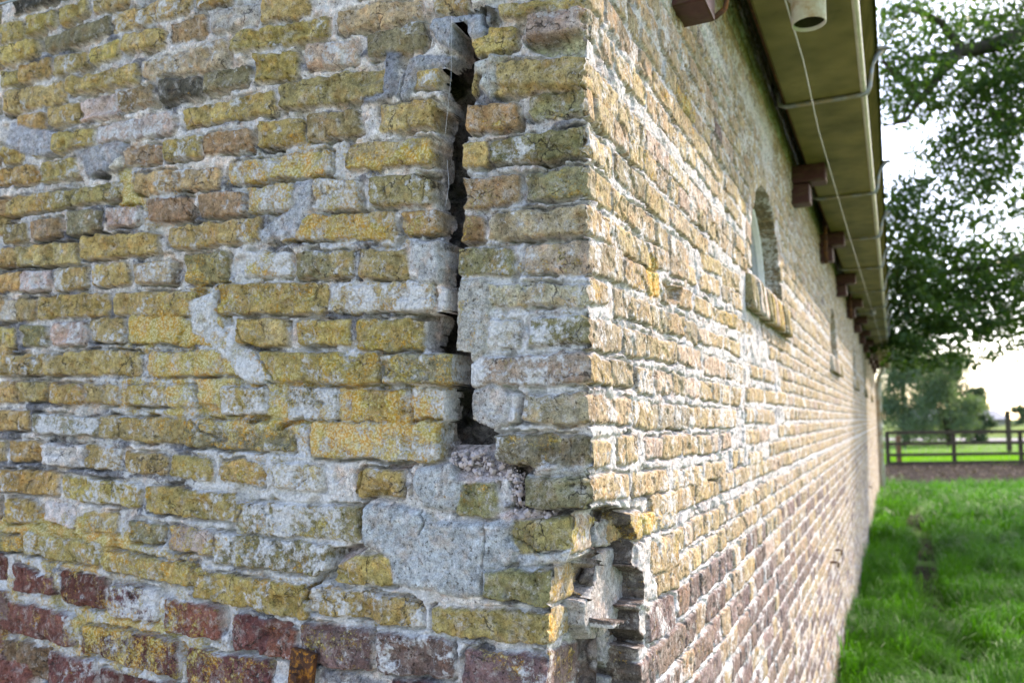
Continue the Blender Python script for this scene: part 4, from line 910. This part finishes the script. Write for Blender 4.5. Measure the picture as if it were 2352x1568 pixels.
for a in ((95000, 3.2, 11.5, lambda t: .5 + .36 * t, .16, .36, .0030, 1), (60000, 10.5, 24.5, lambda t: .5 + .36 * t, .16, .34, .006, 2), (14000, 1.0, 3.4, lambda t: 2.4 + 0 * t, .15, .33, .004, 3)):
    V, Q = blades(*a); Vs.append(V); Qs.append(Q + of); of += len(V)
tag(np_mesh('grass', np.concatenate(Vs), np.concatenate(Qs), M_GRASS), 'long lush green grass growing along the wall foot', 'grass', kind='stuff')
# ragged turf beyond the fence and at the edge of the dirt
def far_grass(n, fx, fy, h0, h1, w, seed):
    r = np.random.default_rng(seed); x = r.uniform(*fx, n); y = r.uniform(*fy, n); h = r.uniform(h0, h1, n); z = ground_z(x, y); a = r.uniform(0, 6.28, n)
    k = h * r.uniform(.1, .7, n); V = np.zeros((n, 3, 3)); V[:, 0] = np.stack([x - w, y, z], -1); V[:, 1] = np.stack([x + w, y, z], -1); V[:, 2] = np.stack([x + np.cos(a) * k, y + np.sin(a) * k, z + h], -1)
    return V.reshape(-1, 3), np.arange(3 * n).reshape(-1, 3)
V1, Q1 = far_grass(9000, (11, 30), (28.8, 38), .08, .30, .012, 5); V2, Q2 = far_grass(7000, (15, 60), (38, 60), .06, .14, .02, 6)
tag(np_mesh('meadow_grass', np.concatenate([V1, V2]), np.concatenate([Q1, Q2 + len(V1)]), leafmat('sunny_grass', (.13, .30, .015), (.19, .36, .02), (.11, .26, .02), .5, .2, .5, .2)), 'bright sunlit grass in the meadow beyond the fence', 'grass', kind='stuff')  # brighter blade colours carry the sunlight on the meadow
V3, Q3 = far_grass(9000, (24, 110), (74, 96), .5, 1.25, .05, 8)
tag(np_mesh('reeds', V3, Q3, leafmat('pale_reed', (.30, .32, .20), (.42, .42, .30), (.22, .27, .14), .4, .1, .7, .1)), 'pale reeds and rough growth beyond the road', 'reeds', kind='stuff')
r = np.random.default_rng(77); n = 2600; x = r.uniform(8, 34, n); y = r.uniform(21.8, 28.3, n); a = r.uniform(0, 6.28, n); s = r.uniform(.02, .065, n); z = np.full(n, .085)
V = np.zeros((n, 4, 3))
for k, (du, dv) in enumerate(((-1, 0), (0, -.5), (1, 0), (0, .5))): V[:, k] = np.stack([x + s * (du * np.cos(a) - dv * np.sin(a)), y + s * (du * np.sin(a) + dv * np.cos(a)), z + r.uniform(0, .05, n)], -1)
tag(np_mesh('fallen_leaves', V.reshape(-1, 3), np.arange(4 * n).reshape(-1, 4), leafmat('dry_leaf', (.04, .029, .02), (.16, .125, .095), (.07, .05, .02), .2, 4, .6, .1)), 'dry brown fallen leaves scattered on the dark dirt', 'leaves', kind='stuff')

# ------------------------------------------------------------------ fence
fence = empty('rail_fence', (13.4, 28.4, 0), 'dark wooden four-rail paddock fence behind the dirt track', 'fence')
fx = np.array([13.5, 15.95, 18.45, 20.9, 23.4, 25.9, 28.4]); fyv = 28.4 + .05 * (fx - 13.4)
for k, (zr, hw_) in enumerate(((1.23, .06), (.83, .055), (.44, .055), (.14, .06))):
    q = MB(); x0, x1 = 13.45, 31.0; ax = np.array([x1 - x0, .05 * (x1 - x0), .16]) / 2; q.box(((x0 + x1) / 2, 28.33 + .05 * ((x0 + x1) / 2 - 13.4), zr + .08), ax, (0, .022, 0), (0, 0, hw_)); q.build('rail', M_FENCE, fence, loc=(13.4, 28.4, 0))
for x, y in zip(fx, fyv):
    q = MB(); q.box((x, y + .03, .64), (.055, 0, 0), (0, .055, 0), (0, 0, .64), .008); q.build('post', M_FENCE, fence, loc=(13.4, 28.4, 0))
q = MB(); q.box((14.05, 28.75, .56), (.075, 0, 0), (0, .06, 0), (0, 0, .56), .01); tag(q.build('fence_post', M_FENCE2, None, loc=(14.05, 28.75, 0)), 'lighter brown short post just behind the dark rail fence', 'post')
q = MB(); q.tube([(26.1, 41.5, 0), (26.1, 41.5, 2.15)], .13, 10); tag(q.build('pole', M_FENCE, None, loc=(26.1, 41.5, 0)), 'tall plain dark pole standing above the fence line against the sky', 'pole')

# ------------------------------------------------------------------ trees
def leaf_cloud(name, mat, parent, loc, blobs, size, asp=.5, droop=.5, seed=0):
    r = np.random.default_rng(seed); Vs = []
    for (c, rad, n) in blobs:
        g = r.normal(size=(n, 3)); g /= np.linalg.norm(g, axis=1, keepdims=True); p = np.asarray(c) + g * (r.random(n) ** .45)[:, None] * np.asarray(rad)
        # leaflets hang in small sprays
        k = max(1, n // 7); cen = p[r.integers(0, n, k)]; p = cen[r.integers(0, k, n)] + r.normal(0, 1, (n, 3)) * np.minimum(np.asarray(rad) * .22, size * 2.6)
        Vs.append(p)
    p = np.concatenate(Vs); n = len(p)
    d = r.normal(size=(n, 3)); d[:, 2] -= droop; d /= np.linalg.norm(d, axis=1, keepdims=True); w = np.cross(d, r.normal(size=(n, 3))); w /= np.linalg.norm(w, axis=1, keepdims=True)
    s = size * r.uniform(.6, 1.35, n)[:, None]; V = np.zeros((n, 4, 3)); nn = np.cross(d, w) * s * .15
    V[:, 0] = p - d * s * .5; V[:, 1] = p + w * s * asp * .5 + nn; V[:, 2] = p + d * s * .5; V[:, 3] = p - w * s * asp * .5 + nn
    return np_mesh(name, V.reshape(-1, 3), np.arange(4 * n).reshape(-1, 4), mat, parent, loc=loc)
M_LEAF = leafmat('ash_leaf', (.030, .066, .018), (.062, .115, .022), (.08, .15, .02), .55, .8, .45, .35)
TB = np.array([14.4, 13.4, 0.])
KD = 1.42
ash = empty('overhanging_tree', TB, 'large leafy green tree whose boughs hang beside the gutter', 'tree')
trk = MB(); trk.tube([TB, TB + (0, 0, 1.2), TB + (-.1, .05, 2.6), TB + (-.2, 0, 4.2), TB + (-.1, .1, 6), TB + (.2, .3, 8.4)], [.36, .29, .26, .22, .15, .04], 14); trk.build('trunk', M_BARK, ash, loc=TB, smooth=True)
def zpt(zx, zy, dep): return world_at(2009 + zx * .3297, zy * .3297, dep * KD)
BR = [([TB + (-.15, 0, 3.6)] + [zpt(x, y, d) for x, y, d in ((1600, 60, 9.6), (1038, 240, 9.5), (800, 325, 9.4), (590, 360, 9.3), (450, 520, 9.2), (380, 620, 9.1), (300, 720, 9.1), (215, 845, 9.0), (60, 880, 8.9))], [.16, .14, .11, .095, .085, .06, .05, .035, .025, .012]),
      ([zpt(x, y, 9.3) for x, y in ((620, 350), (560, 290), (470, 165), (330, 90), (150, 45))], [.06, .05, .045, .04, .02]), ([zpt(x, y, 9.15) for x, y in ((400, 590), (330, 585), (250, 590), (130, 500), (50, 420))], [.06, .05, .045, .035, .018]),
      ([zpt(x, y, 9.4) for x, y in ((800, 325), (600, 360), (400, 395), (250, 405), (170, 350))], [.05, .04, .035, .025, .012]), ([zpt(x, y, 9.2) for x, y in ((300, 590), (270, 640), (230, 740), (190, 830))], [.03, .025, .018, .01]),
      ([TB + (-.1, .05, 2.5), zpt(1500, 900, 9.3), zpt(1000, 850, 9.4), zpt(860, 780, 9.4), zpt(700, 860, 9.4)], [.13, .10, .06, .04, .02]), ([TB + (-.1, 0, 2.2), zpt(1500, 1700, 9.2), zpt(1000, 1800, 9.2), zpt(500, 1900, 9.0), zpt(200, 1950, 8.8)], [.12, .09, .06, .04, .02]),
      ([TB + (.1, .1, 5), TB + (2, 1, 6.5), TB + (3.6, 1.5, 7.2)], [.12, .08, .03]), ([TB + (0, .1, 4.6), TB + (-1.6, 2, 6.2), TB + (-2.4, 3.2, 7)], [.12, .07, .03]), ([TB + (.1, 0, 4), TB + (1.6, -2, 5.4), TB + (2.6, -3, 6)], [.12, .07, .03])]
for P, R in BR:
    b = MB(); b.tube(P, [q * 1.35 for q in R], 8); b.build('limb', M_BARK, ash, loc=TB, smooth=True)
# (x, y, rx, ry, leaves, distance) of the leafy masses
CB = [(2345,40,80,50,900,9.6),(2345,150,70,60,1400,9.6),(2260,40,60,40,500,9.8),(2190,30,60,40,480,9.4),(2080,30,70,35,520,9.2),(2050,80,45,50,420,9.0),(2130,110,50,40,380,9.2),(2060,150,45,50,420,9.0),(2120,180,60,50,560,9.2),(2060,210,40,40,300,9.0),
      (2200,110,40,30,200,9.6),(2270,130,50,40,600,9.5),(2290,210,70,50,1100,9.4),(2220,220,60,40,700,9.4),(2140,245,50,35,400,9.2),(2350,260,60,60,1100,9.5),(2240,300,70,50,1000,9.3),(2180,330,50,45,620,9.2),(2310,330,60,50,900,9.3),(2060,250,45,35,260,8.9),
      (2200,380,60,40,700,9.2),(2280,400,60,50,800,9.3),(2340,420,50,60,500,9.3),(2220,440,60,35,600,9.2),(2130,430,22,25,90,9.0),(2320,480,50,35,360,9.2),(2090,450,50,40,520,8.9),(2060,430,30,40,160,8.8),(2060,500,50,50,800,8.8),(2140,500,50,35,500,9.0),
      (2120,560,80,40,1000,9.0),(2220,520,50,35,380,9.2),(2300,550,50,40,480,9.3),(2060,580,45,60,900,8.8),(2200,590,70,40,900,9.0),(2290,620,60,50,900,9.1),(2345,590,40,50,500,9.3),(2080,650,60,60,1500,8.8),(2170,660,80,50,1700,8.9),(2270,680,80,50,1600,9.0),(2350,670,40,60,800,9.1),
      (2070,720,50,50,1000,8.8),(2140,735,70,45,1200,8.8),(2230,745,70,40,1000,8.9),(2320,740,50,40,700,9.0),(2080,780,60,35,520,8.7),(2150,800,60,40,560,8.7),(2200,830,40,28,200,8.7),(2270,790,35,30,180,8.9),(2310,810,30,30,120,8.9),(2345,775,25,25,90,9.0),(2110,835,50,25,220,8.6),(2055,790,40,30,300,8.6),(2080,350,14,14,40,8.9),(2120,360,12,30,50,9.0)]
blobs = []
for x, y, rx, ry, n, d in CB: d *= KD; n *= 1.5 if y < 280 else 1.1; blobs.append((world_at(x, y, d), (rx / F * d, .95, ry / F * d), int(n * .70)))
rt = random.Random(8)
for k in range(64):
    a = rt.uniform(0, 6.28); e = rt.uniform(-.5, 1); rad = rt.uniform(2.0, 4.4); c = TB + np.array([math.cos(a) * rad * 1.05 + 1.2, math.sin(a) * rad, 6.6 + e * 3.4])
    pr_ = c - CAMP; dd = pr_[1] * cp + pr_[2] * sp; xx = 1176 + F * pr_[0] / dd
    if xx < 2450: continue
    blobs.append((c, (1.1, 1.1, .8), 600))  # out-of-view part of the crown, raised to shade the far wall and grass
leaf_cloud('crown', M_LEAF, ash, TB, blobs, .098, .52, .5, 31)
M_WIL = leafmat('willow_leaf', (.10, .15, .09), (.16, .21, .13), (.08, .13, .06), .35, .15, .6, .15)
M_DKT = leafmat('conifer_leaf', (.05, .085, .05), (.09, .125, .075), (.04, .07, .035), .25, .15, .6, .15)
def bg_tree(name, label, base, h, w, n, mat, size, seed, lean=0.0, trunk=.14):
    base = np.asarray(base, float); t = empty(name, base, label, 'tree', 'trees beyond the road')
    k = MB(); k.tube([base, base + (lean * h * .3, 0, h * .3), base + (lean * h * .7, .2, h * .75)], [trunk, trunk * .7, trunk * .2], 8)
    for j in range(5): k.tube([base + (lean * h * .12, 0, h * .12), base + ((j - 2) * w * .22 + lean * h * .5, .3 * (j % 2), h * (.5 + .07 * (j % 3)))], [trunk * .5, trunk * .12], 6)
    k.build('trunk', M_BARK, t, loc=base, smooth=True)
    r = random.Random(seed); bl = []
    for j in range(26):
        f = r.random() ** .8; rr_ = w * (.5 + .5 * math.sin(math.pi * min(.98, .18 + .8 * f)))
        a = r.uniform(0, 6.28); q = rr_ * r.uniform(.2, .8); bl.append((base + (lean * h * f + math.cos(a) * q, math.sin(a) * q, h * (.08 + .86 * f)), (w * .36, w * .36, h * .12), n // 26))
    leaf_cloud('crown', mat, t, base, bl, size, .45, .7, seed); return t
bg_tree('willow_tree', 'grey-green willow nearest the barn end, behind the fence', (24.8, 50, 0), 7.2, 2.3, 13000, M_WIL, .17, 1, .02)
bg_tree('willow_tree', 'pale feathery willow in the middle of the trees past the road', (27.6, 50, 0), 5.8, 2.1, 11000, M_WIL, .17, 2, .05)
bg_tree('willow_tree', 'tall dim willow rising behind the other two willows', (28.6, 57, 0), 8.4, 3.0, 13000, M_WIL, .20, 3, -.03)
bg_tree('conifer_tree', 'dark ragged conifer just right of the willows, its top broad', (31.6, 57, 0), 5.4, 1.7, 8000, M_DKT, .20, 4, .0)
bg_tree('conifer_tree', 'lowest dark conifer at the right end of the tree group', (33.6, 57, 0), 3.9, 1.3, 5000, M_DKT, .20, 5, .0)
bg_tree('round_bush_tree', 'small round hazy tree far off at the right edge', (98, 150, 0), 4.6, 3.2, 2600, M_DKT, .5, 6, .0)
# distant farm shed
fs = empty('farm_shed', (66, 115, 0), 'low grey-roofed shed far beyond the trees', 'shed')
q = MB(); q.box((66, 118, .8), (6, 0, 0), (0, 3, 0), (0, 0, .8)); q.build('wall', simple('dim_shed_wall', (.22, .20, .18), .9), fs, loc=(66, 115, 0))
q = MB(); q.add([(59.5, 114.6, 1.6), (72.5, 114.6, 1.6), (72.5, 118, 3.0), (59.5, 118, 3.0), (59.5, 121.4, 1.6), (72.5, 121.4, 1.6)], [(0, 1, 2, 3), (3, 2, 5, 4), (0, 3, 4), (1, 5, 2)]); q.build('roof', simple('grey_shed_roof', (.20, .22, .25), .8), fs, loc=(66, 115, 0))
